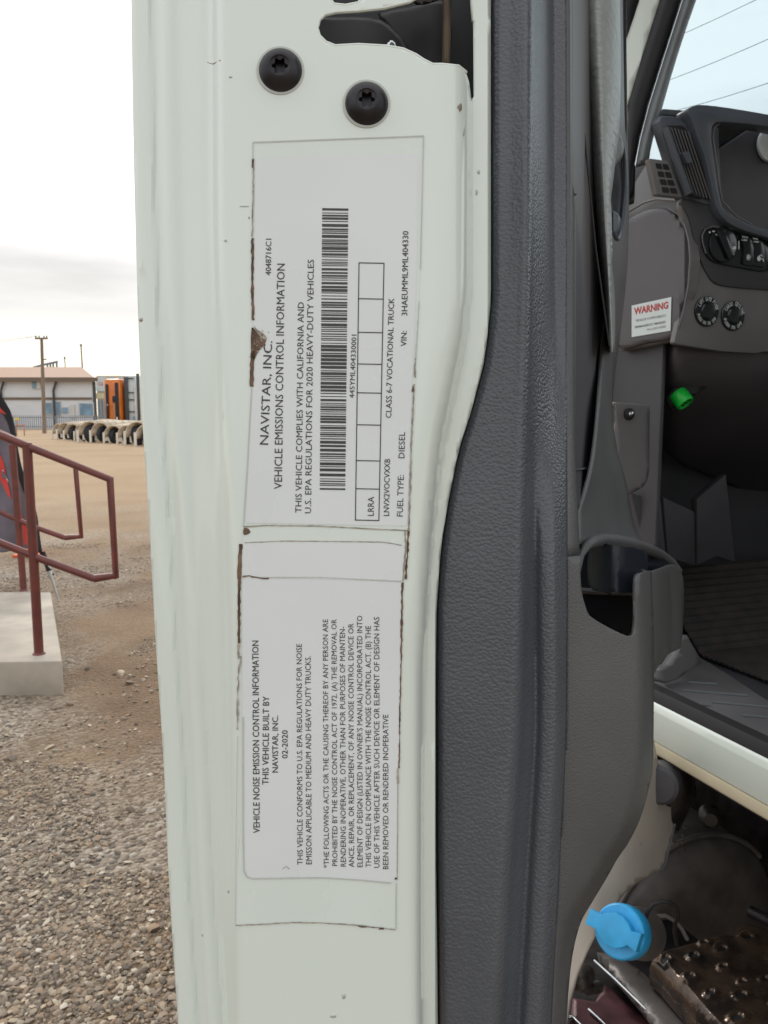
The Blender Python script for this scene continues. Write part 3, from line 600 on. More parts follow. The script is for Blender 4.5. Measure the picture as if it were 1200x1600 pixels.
# pocket interior, outer wall and rim
bm = bmesh.new()
patch_bm(bm, [(896, 852), (925, 847), (960, 848), (985, 852), (1010, 859), (1032, 869), (1048, 881), (1054, 898), (1040, 926), (896, 922)], at_depth(lambda u, v: .52 + (u-890)*.0016), 20, 20, None, 0)
patch_bm(bm, [(896, 921), (1008, 925), (1004, 1004), (896, 1004)], at_depth(lambda u, v: .50 + (u-890)*.0012), 20, 20, None, 1)
tube_bm(bm, [P(890, 922, .50), P(950, 925, .56), P(1000, 927, .62)], .0020, 8, 2)
finish('pocket_inside', bm, ['navy', 'navy', 'midplastic'], door)
patch('cup_holder', smoothpoly([(925, 852), (960, 852), (1008, 860), (1012, 890), (1010, 925), (960, 925), (926, 922), (918, 890)], 3), at_depth(lambda u, v: .47 + .0000045*(u-960)**2*4), 'navy', door, ru=8, rv=8)
bm = bmesh.new()
patch_bm(bm, smoothpoly([(1000, 897), (1012, 893), (1030, 888), (1046, 882), (1058, 884), (1066, 898), (1069, 930), (1068, 970), (1065, 1006), (1061, 1014), (1045, 1022), (1028, 1042), (1016, 1060), (1010, 1000)], 3),
         at_depth(lambda u, v: .46 + max(0, (u-1015))*.0078), 6, 8, (9, .012))
finish('pocket_wall', bm, ['finegrain'], door, thick=.003, smooth=60)
bm = bmesh.new()
tube_bm(bm, [P(u, v, d) for u, v, d in ((904, 890, .425), (908, 868, .43), (916, 854, .435), (926, 847, .45), (938, 844, .48), (960, 845, .54), (985, 850, .60), (1010, 857, .68), (1032, 867, .76), (1050, 880, .82), (1060, 892, .84))], [.0014, .0018, .0024, .0032, .0040, .0046, .0050, .0050, .0050, .0046, .0040], 12)
finish('pocket_rim', bm, ['finegrain'], door, smooth=70)
# inner panel above the pocket
bm = bmesh.new()
ip = [(cv((-150, 891), (400, 892), (860, 893)), cd(.415)), (cv((-150, 908), (860, 908)), cd(.46)), (cv((-150, 930), (860, 932)), cd(.52)), (cv((-150, 950), (500, 952), (640, 952), (860, 953)), cd(.66)),
      (cv((-150, 968), (180, 973), (300, 978), (400, 979), (500, 968), (560, 961), (640, 950), (680, 945), (860, 950)), cd(.86)), (cv((-150, 976), (180, 979), (300, 983), (400, 981), (500, 972), (560, 964), (640, 956), (690, 952), (860, 955)), cd(.98))]
loft_bm(bm, ip, -150, 860, 20, 0, 4)
finish('inner_panel', bm, ['midplastic'], door, thick=.002, smooth=60)
bm = bmesh.new()
pd = [(cv((-150, 885), (0, 889), (50, 894), (150, 905), (300, 920), (370, 928), (480, 943), (560, 952)), cd(.60)), (cv((-150, 890), (0, 894), (150, 909), (300, 923), (480, 945), (560, 953)), cd(.545)),
      (cv((-150, 906), (0, 908), (150, 921), (300, 932), (480, 949), (560, 954)), cd(.500)), (cv((-150, 930), (0, 932), (150, 938), (300, 943), (480, 953), (560, 956)), cd(.485)),
      (cv((-150, 952), (0, 954), (150, 956), (300, 953), (480, 957), (560, 958)), cd(.495)), (cv((-150, 967), (0, 968), (100, 969.5), (200, 967), (280, 958), (340, 952), (380, 953), (480, 960), (560, 960)), cd(.53)), (cv((-150, 968), (0, 969), (100, 970), (200, 968), (280, 959), (340, 953), (380, 954), (480, 961), (560, 961)), cd(.66))]
loft_bm(bm, pd, -150, 560, 14, 0, 5)
finish('arm_pad', bm, ['pad'], door, thick=.001, smooth=70)
bm = bmesh.new(); edge_tube(bm, [(888, -60), (893, 20), (899, 80), (909, 170), (922, 300), (931, 390), (943, 476), (952, 540)], .475, .0006)
finish('panel_seam', bm, ['black'], door)
# dark insert low on the inner panel, with its thin bright edge
din = lambda u, v: .409 + max(0, u-897)*.0030
patch('switch_insert', [(895.5, 290), (898, 310), (903, 355), (909, 400), (917, 460), (926, 530), (933, 590), (936, 640), (935, 690), (932, 735), (928, 752), (922, 770), (910, 788), (899, 797), (897, 700)], at_depth(din), 'plastic', door, ru=5, rv=12, rnd=(3, .002))
bm = bmesh.new(); edge_tube(bm, [(934, 625), (933.5, 690), (930, 722), (925, 731), (898, 734)], lambda u, v: din(u, v)-.003, .0007)
finish('insert_trim', bm, ['plastic'], door)
# release handle
bm = bmesh.new(); el = [(964.5+13*math.cos(a)*(1-.25*max(0, math.sin(a))), 292+82*math.sin(a)) for a in [2*math.pi*i/40 for i in range(40)]]
tube_bm(bm, [P(u, v, .56 + (u-950)*.004) for u, v in el], .0016, 8, 0, closed=True)
patch_bm(bm, el, at_depth(lambda u, v: .575 + (u-950)*.004), 4, 8, None, 1)
patch_bm(bm, smoothpoly([(961, 206), (968, 208), (974, 222), (974, 240), (966, 256), (958, 262), (957, 240)], 3), at_depth(.555), 4, 5, (4, .006), 2)  # light grey patch paints a soft highlight on the handle
patch_bm(bm, smoothpoly([(955, 330), (966, 335), (970, 345), (966, 365), (961, 372), (956, 360)], 3), at_depth(.562), 4, 5, (4, .004), 3)
finish('door_handle', bm, ['slate', 'gloss', 'greyplastic', 'slate'], door, thick=.0008)
bm = bmesh.new(); edge_tube(bm, [(968.5, -150), (971, 0), (977.5, 60), (979, 160), (980, 250)], .93, .0010, 0)
edge_tube(bm, [(972, -150), (973, 40), (972, 120), (973, 200), (970, 215)], .92, .0045, 1)
finish('window_channel', bm, ['chrome', 'black'], door)
# swoosh that flares into the pocket
bm = bmesh.new()
loft_bm(bm, [(cv((470, 946), (560, 941), (640, 936), (720, 927), (780, 912), (800, 905), (860, 905)), cv((470, .60), (560, .52), (640, .47), (760, .44), (860, .43))),
 (cv((470, 949), (560, 944), (640, 939), (720, 933), (800, 922), (860, 924)), cv((470, .61), (560, .53), (640, .485), (760, .46), (860, .455))),
 (cv((470, 953), (560, 948), (640, 944), (700, 943), (800, 942), (860, 944)), cv((470, .64), (560, .56), (640, .52), (760, .50), (860, .50))),
 (cv((470, 960), (560, 954), (640, 951), (700, 955), (740, 960), (800, 963), (860, 976)), cv((470, .74), (640, .64), (760, .60), (860, .60))),
 (cv((470, 968), (560, 960), (640, 957), (700, 964), (740, 975), (770, 982), (800, 987), (830, 995), (860, 1012)), cv((470, .86), (640, .80), (860, .78)))], 470, 858, 10, 0, 4)
finish('pocket_flare', bm, ['flare'], door, thick=.002, smooth=70)
# --- A pillar and windscreen
DPIL = 1.36
patch('pillar', [(994, -60), (1050, -60), (1031, 0), (1002, 92), (982, 162), (970, 165), (970, -60)], at_depth(DPIL+.012), 'paint', truck, thick=.02, ru=12, rv=20)
bm = bmesh.new()
patch_bm(bm, [(960, -80), (990, -80), (999, 0), (991, 25), (979, 60), (960, 80)], at_depth(DPIL+.01), 20, 30)
finish('roof_seal', bm, ['black'], truck, thick=.01)
patch('pillar_seal', [(1050, -60), (1082, -60), (1065.5, 0), (1035, 95), (1013, 165), (1000, 215), (992, 262), (990, 300), (972, 330), (975, 220), (981, 159), (1004, 84), (1031, 0)], at_depth(DPIL), 'black', truck, thick=.02, ru=2.5, rv=6, rnd=(12, .02))
patch('pillar_trim', [(1083, -60), (1112, -60), (1088, 0), (1076, 34), (1062, 76), (1050, 115), (1042, 143), (1035, 168), (1027, 192), (1018, 228), (1011, 255), (993, 262), (1000, 218), (1014, 165), (1036, 95), (1066.5, 0)], at_depth(DPIL-.01), 'greyplastic', truck, thick=.02, ru=2.5, rv=6, rnd=(12, .02))
bm = bmesh.new(); edge_tube(bm, [(1084, -60), (1066.5, 0), (1036, 95), (1014, 165), (1000.5, 218), (993, 258)], DPIL-.008, .0012)
finish('pillar_beading', bm, ['chrome'], truck)
bm = bmesh.new(); prism_bm(bm, [T(.50, .10, 2.0), T(.50, 2.15, 2.0), T(.05, 2.15, 2.95), T(.05, .10, 2.95)], TF*.006)
finish('windscreen', bm, ['glass'], truck, smooth=0)
# --- dashboard
A0 = .0; DF = plA(A0); EC = plB(.08)
def pf(a): return plA(a)
dash = slab('dashboard', rounded([(1053, 537), (1060, 505), (1074, 450), (1079, 405), (1074, 368), (1064, 322), (1066, 306), (1110, 312), (1150, 340), (1215, 372), (1330, 420), (1330, 560), (1192, 549), (1184, 552), (1130, 549)], 5), DF, .012, 'midplastic', truck, .004)
tag(dash, 'dark grey dashboard with a slanted air vent, light switch and two round push buttons')
bm = bmesh.new(); prism_bm(bm, [T(.04, .09, 1.745), T(.04, 2.1, 1.745), T(.04, 2.1, 2.10), T(.04, .25, 2.12), T(.04, .14, 2.05), T(.04, .09, 1.95)], TF*.40)
finish('dash_body', bm, ['plastic'], dash)
# hood over the instruments
slab('instrument_hood', smoothpoly([(1074, 172), (1082, 166), (1094, 163), (1120, 165), (1160, 171), (1200, 178), (1260, 190), (1330, 205), (1330, 232), (1260, 212), (1200, 198), (1160, 193), (1125, 191), (1114, 197), (1112, 215), (1116, 245), (1121, 285), (1127, 318), (1140, 333), (1165, 347), (1200, 358), (1330, 400), (1330, 412), (1200, 372), (1150, 355), (1128, 338), (1118, 316), (1110, 280), (1103, 250), (1090, 212), (1081, 188)], 2), pf(-.02), .03, 'slate', dash, .006)
bm = bmesh.new()
tube_bm(bm, [onp(u, v, pf(-.012)) for u, v in ((1124, 193), (1116, 199), (1114, 215), (1118, 245), (1123, 285), (1128, 314), (1150, 338), (1175, 351))], .0016, 8)
finish('cluster_bezel', bm, ['midplastic'], dash)
bm = bmesh.new(); prism_bm(bm, [onp(u, v, pf(.06)) for u, v in ((1106, 185), (1330, 205), (1330, 400), (1110, 350))], TF*.01)
finish('instrument_cluster', bm, ['gloss'], dash)
patch('lens_reflection', [(1113, 226), (1140, 238), (1185, 252), (1330, 290), (1330, 390), (1200, 352), (1140, 326), (1124, 308)], at_plane((T(.048, 0, 0), -TF)), 'plastic', dash, ru=60, rv=60)  # grey plate paints the reflection low on the cluster lens
bm = bmesh.new(); c_ = onp(1205, 226, pf(.03)); lathe_bm(bm, c_, -TF, [(.030, -.004), (.030, .001), (.027, .003), (.0, .003)], 32)
bmesh.ops.recalc_face_normals(bm, faces=bm.faces[:]); finish('pale_disc', bm, ['white'], dash)  # pale flat disc inside the instrument cavity
bm = bmesh.new(); rg = random.Random(5)
for u in (1131, 1146, 1156, 1160, 1172, 1180, 1188, 1197, 1204):
    vq = 310 + (u-1131)*.06 + rg.uniform(-1.5, 1.5); lathe_bm(bm, onp(u, vq, pf(.046)), -TF, [(.0035+rg.random()*.002, 0), (.003, .001), (0, .001)], 10, 0 if u != 1188 else 1)
finish('red_glint', bm, [mat('dim red glint', (.22, .07, .06), .4), 'midplastic'], dash)  # small coloured discs stand in for red reflections in the cluster
slab('dash_top', [(1036, 169), (1074, 172), (1078, 184), (1035, 179)], pf(.03), .03, 'slate', dash, .003)
slab('cowl_trim', [(950, 268), (988, 262), (1012, 250), (1014, 258), (990, 322), (950, 340)], plB(.10), .01, 'deep', dash, .001)
# vent
vf = pf(-.006)
slab('air_vent', rounded([(1030, 187), (1036, 182), (1069, 190), (1079, 200), (1087, 222), (1100, 256), (1113, 285), (1119, 303), (1117, 319), (1108, 320), (1085, 313), (1066, 309), (1057, 278), (1045, 240), (1035, 208)], 5), vf, .02, 'slate', dash, .003)
vent = bpy.data.objects['air_vent']
bm = bmesh.new(); patch_bm(bm, rounded([(1040, 196), (1066, 196), (1076, 206), (1114, 298), (1112, 312), (1082, 306), (1074, 300)], 4), at_plane(pf(-.010)), 6, 6)
finish('vent_cavity', bm, ['black'], dash)
bm = bmesh.new()
for i in range(6):
    s0 = (1049+i*5.2, 199+i*1.2); s1 = (1084+i*5.2, 304+i*1.4); tube_bm(bm, [onp(*s0, pf(-.013)), onp(*s1, pf(-.013))], .0010, 6, 0)
tube_bm(bm, [onp(1040, 200, pf(-.016)), onp(1056, 248, pf(-.020)), onp(1075, 303, pf(-.016))], .0062, 12, 1)
tube_bm(bm, [onp(1073, 300, pf(-.016)), onp(1086, 306, pf(-.016)), onp(1094, 309, pf(-.014))], .003, 8, 2)
finish('vent_blades', bm, ['midplastic', 'slate', 'black'], dash)
slab('vent_tab', rounded([(1066, 238), (1075, 236), (1083, 252), (1075, 256)], 2), pf(-.024), .012, 'slate', dash, .002)
slab('vent_backing', [(1050, 190), (1122, 192), (1128, 322), (1072, 300)], pf(.03), .01, 'slate', dash, .001)
slab('dash_corner', [(1029, 188), (1034, 180), (1076, 184), (1076, 192), (1036, 190)], pf(-.002), .03, 'slate', dash, .002)
# end cap facing the door
gl = slab('demister_grille', rounded([(1014.5, 247.5), (1044, 251.5), (1066, 308), (1026.5, 304)], 2), pf(-.012), .012, 'midplastic', dash, .001)
bm = bmesh.new()
for r_ in range(4):
    for k_ in range(2):
        t0, t1 = (r_+.16)/4*.92+.04, (r_+.86)/4*.92+.04
        def q(s, t): return (1022+s*21+t*(14+s*4.5), 250.5+s*2.2+t*54)
        s0, s1 = .04+k_*.50, .46+k_*.50
        patch_bm(bm, rounded([q(s0, t0), q(s1, t0), q(s1, t1), q(s0, t1)], 1.5), at_plane(pf(-.0128)), 60, 60)
finish('grille_opening', bm, ['black'], dash, smooth=0)
slab('end_cap', [(960, 345), (983, 300), (1012, 252), (1027, 306), (1068, 311), (1080, 405), (1074, 455), (1056, 531), (968, 549), (966, 450)], plB(.080), .02, 'midplastic', dash, .002)
patch('end_cap_pad', smoothpoly([(955, 348), (983, 341), (1003, 331), (1022, 325), (1044, 326), (1058, 336), (1068, 352), (1075, 378), (1077, 405), (1074, 445), (1066, 490), (1055, 527), (1010, 537), (969, 545), (958, 500)], 3), at_plane(plB(.068)), 'padplastic', dash, thick=.01, ru=8, rv=8, rnd=(8, .012))
bm = bmesh.new(); tube_bm(bm, [onp(u, v, plB(.069)) for u, v in ((962, 340), (985, 329), (1005, 317), (1026, 311), (1067, 314))], .0022, 8)
tube_bm(bm, [onp(u, v, plB(.069)) for u, v in ((1044, 325), (1060, 335), (1070, 352), (1076.5, 378), (1078.5, 405), (1075.5, 446), (1067, 491), (1056, 527))], .0016, 8)
finish('end_cap_edge', bm, ['midplastic'], dash, smooth=70)
bm = bmesh.new(); SPL = plB(.0665); w1 = at_plane(SPL); w2 = at_plane(plB(.0660))
patch_bm(bm, [(987, 477.5), (1049, 464), (1047.7, 516.6), (987, 526.8)], w1, 100, 100)
line_px(bm, 'WARNING', (990.5, 491.6), (1044, 481.5), 10.2, w2, 1, .03, (0, -1))
line_px(bm, 'VEHICLE COMPONENTS', (993, 502.8), (1040, 494.5), 3.4, w2, 2, 0, (0, -1))
line_px(bm, 'PERMANENTLY MARKED', (992, 513), (1040, 504.5), 3.4, w2, 2, .01, (0, -1))
line_px(bm, 'PM-2.COM CODE45', (1011, 517), (1040, 511.5), 3.2, w2, 2, 0, (0, -1))
tag(finish('warning_sticker', bm, ['white', 'red', 'inkgrey'], dash, smooth=0), 'white sticker with red WARNING heading')
# light switch pod
pod_bez = slab('switch_bezel', smoothpoly([(1066, 309), (1120, 314), (1150, 342), (1215, 374), (1330, 410), (1330, 475), (1215, 455), (1157, 450), (1121, 444), (1105, 427), (1090, 392), (1078, 342)], 3), pf(-.004), .01, 'deep', dash, .002)
bm = bmesh.new(); prism_bm(bm, [onp(u, v, pf(-.008)) for u, v in smoothpoly([(1097, 372), (1101, 358), (1112, 353), (1140, 356), (1180, 362), (1196, 367), (1205, 388), (1204, 418), (1190, 424), (1150, 417), (1118, 410), (1103, 396)], 3)], TF*.01, 0, .002)
pod = finish('light_switch', bm, ['gloss'], dash)
bm = bmesh.new(); rim = smoothpoly([(1097, 372), (1101, 358), (1112, 353), (1140, 356), (1180, 362), (1196, 367)], 3)[:-3]
rim = [(1103, 396), (1098, 380), (1097, 368), (1102, 358), (1113, 354), (1140, 357), (1180, 363), (1194, 367)]
tube_bm(bm, [onp(u, v, pf(-.0095)) for u, v in rim], .0012, 6)
finish('switch_rim', bm, ['midplastic'], dash)
bm = bmesh.new(); kc = onp(1129, 382, pf(-.010)); lathe_bm(bm, kc, -TF, [(.031, -.002), (.030, .002), (.028, .003), (0, .003)], 32)
bmesh.ops.recalc_face_normals(bm, faces=bm.faces[:])
ka = (TR*.55 - UP*.83).normalized(); kb = ka.cross(TF); box_bm(bm, kc - TF*.002, .017, .056, .008, 0, .004, (kb, ka, -TF))
finish('switch_knob', bm, ['gloss'], dash)
wk = at_plane(pf(-.0165))
bm = bmesh.new()
for pts in ([(1118, 366), (1128, 371), (1138, 381), (1148, 391)], ): strip(bm, pts, 1.0, wk, 0)
for (u, v, a, b) in ((1109, 363, 2.4, 2.6), (1115, 361.5, 4, 2), (1128, 365.5, 3.5, 2), (1132, 362, 2, 3), (1148, 387, 4, 4.5), (1154.5, 383, 1.2, 13)):
    patch_bm(bm, [(u-a/2, v-b/2), (u+a/2, v-b/2), (u+a/2, v+b/2), (u-a/2, v+b/2)], wk, 50, 50)
finish('switch_marks', bm, ['white'], dash, smooth=0)
for k_, u0 in enumerate((1157.5, 1174.5)):
    slab('rocker_switch', rounded([(u0, 364+k_*2), (u0+15.5, 367+k_*2), (u0+20.5, 388+k_*2), (u0+20, 416+k_*2), (u0+3.5, 413+k_*2), (u0+5, 388+k_*2)], 3), pf(-.012), .01, 'gloss', dash, .002)
bm = bmesh.new(); wr = at_plane(pf(-.0145))
for u, v, tx, cap in ((1160, 371.5, 'FOG', 2.6), (1159, 376, 'LAMP', 2.6), (1176, 374, 'WORK', 2.6), (1177.5, 378.5, 'LAMP', 2.6)): line_px(bm, tx, (u, v), (u+8.5, v+1), cap, wr, 0, .02, (0, -1))
for i in range(4):
    a = math.pi*i/4; strip(bm, [(1169.5-4*math.cos(a), 402-5*math.sin(a)), (1169.5+4*math.cos(a), 402+5*math.sin(a))], 1.0, wr, 0)
patch_bm(bm, [(1169.5+2.4*math.cos(a), 402+3*math.sin(a)) for a in [i*math.pi/5 for i in range(10)]], wr, 50, 50)
patch_bm(bm, [(1186+3*math.cos(a), 404+4*math.sin(a)) for a in [i*math.pi/5 for i in range(10)]], wr, 50, 50)
strip(bm, [(1186, 400), (1190, 398), (1191, 401)], 1.4, wr, 0); strip(bm, [(1187, 404), (1193, 405), (1192.5, 409)], 1.6, wr, 0)
finish('rocker_marks', bm, ['white'], dash, smooth=0)
# two round push buttons with lettered rings
def push(u, v, top, bot, lab):
    c = onp(u, v, pf(-.001)); r = .0262; bm = bmesh.new()
    lathe_bm(bm, c, -TF, [(r, -.002), (r, .002), (r*.96, .003), (r*.60, .003), (r*.56, .006), (r*.50, .0075), (r*.25, .0085), (0, .0088)], 40)
    bmesh.ops.recalc_face_normals(bm, faces=bm.faces[:])
    tube_bm(bm, [c - TF*.003 + (TR*math.cos(a)+UP*math.sin(a))*r*.99 for a in [R(70+6*i) for i in range(18)]], .0007, 6, 2)
    def arc(body, a0, a1, rr, cap, inward):
        n_ = len(body)
        for i, chx in enumerate(body):
            if chx == ' ': continue
            a = a0 + (a1-a0)*(i+.5)/n_; rad = TR*math.cos(a)+UP*math.sin(a); tan_ = (TR*math.sin(a)-UP*math.cos(a))*(1 if not inward else -1); upv = rad if not inward else -rad
            wd = abs(a1-a0)*rr/n_*(.82 if chx != 'I' else .25); o_ = c - TF*.0036 + rad*rr - tan_*wd/2 - upv*cap/2
            letter_bm(bm, chx, lambda s, t, o_=o_, tan_=tan_, wd=wd, upv=upv: o_ + tan_*wd*s + upv*cap*t, 1, .02)
    arc(top, R(158), R(8), r*.80, .0064, False); arc(bot, R(195), R(330), r*.80, .0058, True)
    tag(finish('push_button', bm, ['gloss', 'white', 'midplastic'], dash, smooth=35), lab)
push(1103.5, 486.5, 'LIFT GATE POWER', 'PUSH ON OR OFF', 'black push button lettered LIFT GATE POWER')
push(1144.5, 493.5, 'CARGO CEILING', 'PUSH ON OFF', 'black push button lettered CARGO CEILING')
# lower dash, bracket plate, diagnostic plug, foot well
def ldd(u, v): return 1.475 + max(0, 1055-u)*.0021 + .50*max(0, (v-548)/200)**1.8 + .0000022*max(0, u-1120)**2
patch('lower_dash', [(958, 550), (1010, 543), (1055, 536), (1130, 550), (1190, 550), (1330, 566), (1330, 800), (1200, 786), (1130, 752), (1070, 728), (1030, 700), (1016, 660), (1016, 634), (985, 630), (958, 628)], at_depth(ldd), 'padplastic', truck, thick=.012, ru=8, rv=8)
patch('bracket_plate', rounded([(961, 628), (1015.5, 633), (1014.5, 735), (1011, 752), (1004, 762), (984, 772), (960, 778)], 3), at_plane(pf(.03)), 'midplastic', truck, thick=.01, ru=8, rv=8, rnd=(3, .003))
bm = bmesh.new(); lathe_bm(bm, onp(983, 647, pf(.028)), -TF, [(.0105, -.002), (.0105, .002), (.006, .004)], 24, 0); lathe_bm(bm, onp(983, 647, pf(.028)), -TF, [(.005, .003), (.005, .006), (0, .008)], 16, 1)
bmesh.ops.recalc_face_normals(bm, faces=bm.faces[:]); finish('plate_screw', bm, ['black', 'chrome'], truck)
bm = bmesh.new(); gax = (-TF*.62 - UP*.72 + TR*.25).normalized(); gc = P(1069, 628, 1.515)
lathe_bm(bm, gc, gax, [(.0165, -.022), (.0178, -.020), (.0175, .003), (.016, .0055), (.0138, .0055), (.0134, .002), (0, .002)], 32)
for i in range(16):
    gx_ = Vector((0, 0, 1)); gx_ = (gx_-gax*gx_.dot(gax)).normalized(); gy_ = gax.cross(gx_)
    if i < 9: q_ = gc + gax*.003 + gx_*(i//3-1)*.007 + gy_*(i % 3-1)*.007; lathe_bm(bm, q_, gax, [(.0022, -.001), (.0022, .000), (0, .001)], 8, 1)
bmesh.ops.recalc_face_normals(bm, faces=bm.faces[:]); finish('diagnostic_plug', bm, ['green', 'black'], truck)
patch('plug_bracket', [(1040, 622), (1052, 606), (1096, 600), (1104, 604), (1088, 616), (1050, 640)], at_depth(1.525), 'black', truck, thick=.008)
bm = bmesh.new(); prism_bm(bm, [T(.30, .035, 1.0), T(.30, .085, 1.0), T(.30, .085, 2.2), T(.30, .035, 2.2)], TF*.04)
finish('door_jamb', bm, ['black'], truck)
bm = bmesh.new(); prism_bm(bm, [T(.075, .098, 1.02), T(.075, .108, 1.02), T(.50, .108, 1.02), T(.50, .098, 1.02)], UP*.9, 0, .004)
finish('kick_panel', bm, ['deep'], truck)
bm = bmesh.new(); prism_bm(bm, [T(.44, .05, .9), T(.44, 2.15, .9), T(.44, 2.15, 2.1), T(.44, .05, 2.1)], TF*.03)
finish('firewall', bm, ['deep'], truck)
# pedestal mouldings low on the firewall
slab('side_moulding', [(985, 768), (1000, 775), (1033, 778), (1036, 812), (1042, 870), (1010, 860), (1000, 830)], pf(.12), .02, 'plastic', truck, .004)
slab('side_moulding', [(1036, 776), (1086, 800), (1087, 885), (1044, 872)], pf(.16), .02, 'deep', truck, .004)
slab('side_moulding', [(1089, 780), (1135, 740), (1150, 880), (1120, 870), (1089, 884)], pf(.20), .02, 'deep', truck, .004)
# floor, sill plate, sill
bm = bmesh.new(); prism_bm(bm, [T(.44, .02, 1.0), T(.44, 2.15, 1.0), T(-1.25, 2.15, 1.0), T(-1.25, .02, 1.0)], UP*.085)
finish('cab_floor', bm, ['plastic'], truck)
spl = (Vector((0, 0, 1.105)), UP)
SILLP = [(1022, 1046), (1040, 1030), (1062, 1012), (1080, 1018), (1130, 1048), (1200, 1094), (1290, 1160), (1290, 1250), (1200, 1182), (1120, 1128), (1060, 1084), (1024, 1062)]
bm = bmesh.new(); prism_bm(bm, [onp(u, v, spl) for u, v in SILLP], UP*-.03, 0, .003); 
finish('sill_plate', bm, ['midplastic'], truck)
bm = bmesh.new()
for a, b in (((1076, 1066), (1120, 1069)), ((1066, 1079), (1168, 1087)), ((1112, 1097), (1200, 1105)), ((1160, 1118), (1200, 1121)), ((1080, 1100), (1110, 1102))):
    tube_bm(bm, [onp(*a, (Vector((0, 0, 1.1065)), UP)), onp(*b, (Vector((0, 0, 1.1065)), UP))], .0022, 6)
finish('sill_rib', bm, ['greyplastic'], truck)
patch('corner_trim', [(1030, 1048), (1048, 1040), (1060, 1022), (1067, 996), (1073, 992), (1094, 1029), (1095, 1036), (1078, 1046), (1060, 1060), (1040, 1068), (1030, 1064)], at_depth(lambda u, v: 1.44+(u-1024)*.001), 'midplastic', truck, thick=.02, ru=10, rv=10)
def sweep(name, prof, a0, a1, m, parent, bevel=0):
    bm = bmesh.new(); prism_bm(bm, [T(a0, b, z) for b, z in prof], TF*(a1-a0), 0, bevel); return finish(name, bm, m, parent)
sweep('door_seal', [(.004, 1.108), (.012, 1.122), (.030, 1.124), (.036, 1.108), (.036, 1.09), (.004, 1.09)], -1.25, .05, ['black'], truck)
sweep('sill', [(0, 1.036), (-.002, 1.09), (.001, 1.100), (.008, 1.107), (.035, 1.107), (.035, 1.036)], -1.25, .06, ['paint'], truck, .0015)
sweep('sill_flange', [(.003, 1.012), (-.0015, 1.016), (-.0015, 1.0345), (.03, 1.0345), (.03, 1.012)], -1.25, .06, ['cream'], truck, .001)
# cab body beyond the picture: roof, back wall, far side, rear pillar, hood
sweep('roof', [(0, 2.86), (.10, 2.95), (2.05, 2.95), (2.15, 2.86), (2.15, 2.84), (0, 2.84)], -1.30, .06, ['headliner'], truck)
bm = bmesh.new(); prism_bm(bm, [T(-1.30, 0, 1.0), T(-1.30, 2.15, 1.0), T(-1.30, 2.15, 2.84), T(-1.30, 0, 2.84)], TF*.05); finish('back_wall', bm, ['headliner'], truck)
bm = bmesh.new(); prism_bm(bm, [T(-1.25, 2.10, 1.0), T(.5, 2.10, 1.0), T(.5, 2.10, 2.0), T(-1.25, 2.10, 2.0)], TR*.05); finish('passenger_door', bm, ['plastic'], truck)
bm = bmesh.new(); prism_bm(bm, [T(.48, .12, 1.0), T(.48, 2.0, 1.0), T(2.1, 1.8, 1.0), T(2.1, .35, 1.0)], UP*1.04, 0, .06); finish('hood', bm, ['paint'], truck)
# fender behind the door, tank, cap and steps
def fnd(u, v): return 1.275 + .13*max(0, (u-955)/95)**2 + .05*max(0, (940-u)/60)**2
patch('fender', [(860, 1120), (1015, 1120), (1030, 1200), (1042, 1262), (1060, 1258), (1054, 1290), (1046, 1322), (1040, 1348), (1036, 1356), (1015, 1368), (995, 1380), (975, 1397), (955, 1425), (935, 1455), (915, 1492), (900, 1525), (888, 1565), (875, 1640), (840, 1640)], at_depth(fnd), 'beige', truck, thick=.006, ru=8, rv=12)
bm = bmesh.new(); edge_tube(bm, [(1060, 1258), (1053, 1292), (1046, 1322), (1039, 1350), (1034, 1358)], lambda u, v: fnd(u, v)-.004, .0022, 0); finish('fender_edge', bm, ['midplastic'], truck)
patch('wheel_arch_liner', [(1016, 1180), (1075, 1180), (1090, 1240), (1060, 1300), (1035, 1290), (1020, 1240)], at_depth(1.40), 'greasy', truck, thick=.01, ru=10, rv=10, rnd=(20, .05))
bm = bmesh.new(); lathe_bm(bm, P(1028, 1226, 1.35), Vector((-.5, -.8, .1)), [(.034, -.03), (.034, .0), (.028, .006), (0, .008)], 24); bmesh.ops.recalc_face_normals(bm, faces=bm.faces[:]); finish('rubber_grommet', bm, ['plastic'], truck)
bm = bmesh.new(); prism_bm(bm, [T(1.2, .62, .2), T(1.2, .62, 1.02), T(-1.2, .62, 1.02), T(-1.2, .62, .2)], TR*.05); finish('frame_rail', bm, ['greasy'], truck)
bm = bmesh.new(); rg = random.Random(9)
for i in range(26): box_bm(bm, P(1062+rg.uniform(-8, 14), 1290+rg.uniform(-30, 45), 1.44), .004*rg.uniform(.6, 1.6), .004, .003*rg.uniform(.6, 2))
finish('mud_splash', bm, ['steel'], truck, smooth=0)
bm = bmesh.new(); lathe_bm(bm, P(1110, 1278, 1.5), Vector((-.3, -.9, .1)), [(.020, -.02), (.020, .004), (.012, .012), (.010, .012)], 24); bmesh.ops.recalc_face_normals(bm, faces=bm.faces[:]); finish('frame_bolt', bm, ['greasy'], truck)
# tank: horizontal barrel along the truck with domed front end
bm = bmesh.new(); tc_ = T(.14, .31, .455)
lathe_bm(bm, tc_, TF, [(.04, -.030), (.15, -.022), (.215, -.004), (.232, .02), (.236, .06), (.236, .55), (.22, .58), (.0, .6)], 56); bmesh.ops.recalc_face_normals(bm, faces=bm.faces[:])
finish('fluid_tank', bm, ['tank'], truck, smooth=50)
bm = bmesh.new(); pts = [tc_ + TF*.012 + (TR*math.cos(a)+UP*math.sin(a))*.2335 for a in [R(40+5*i) for i in range(33)]]; tube_bm(bm, pts, .006, 8); finish('tank_strap', bm, ['tank'], truck)
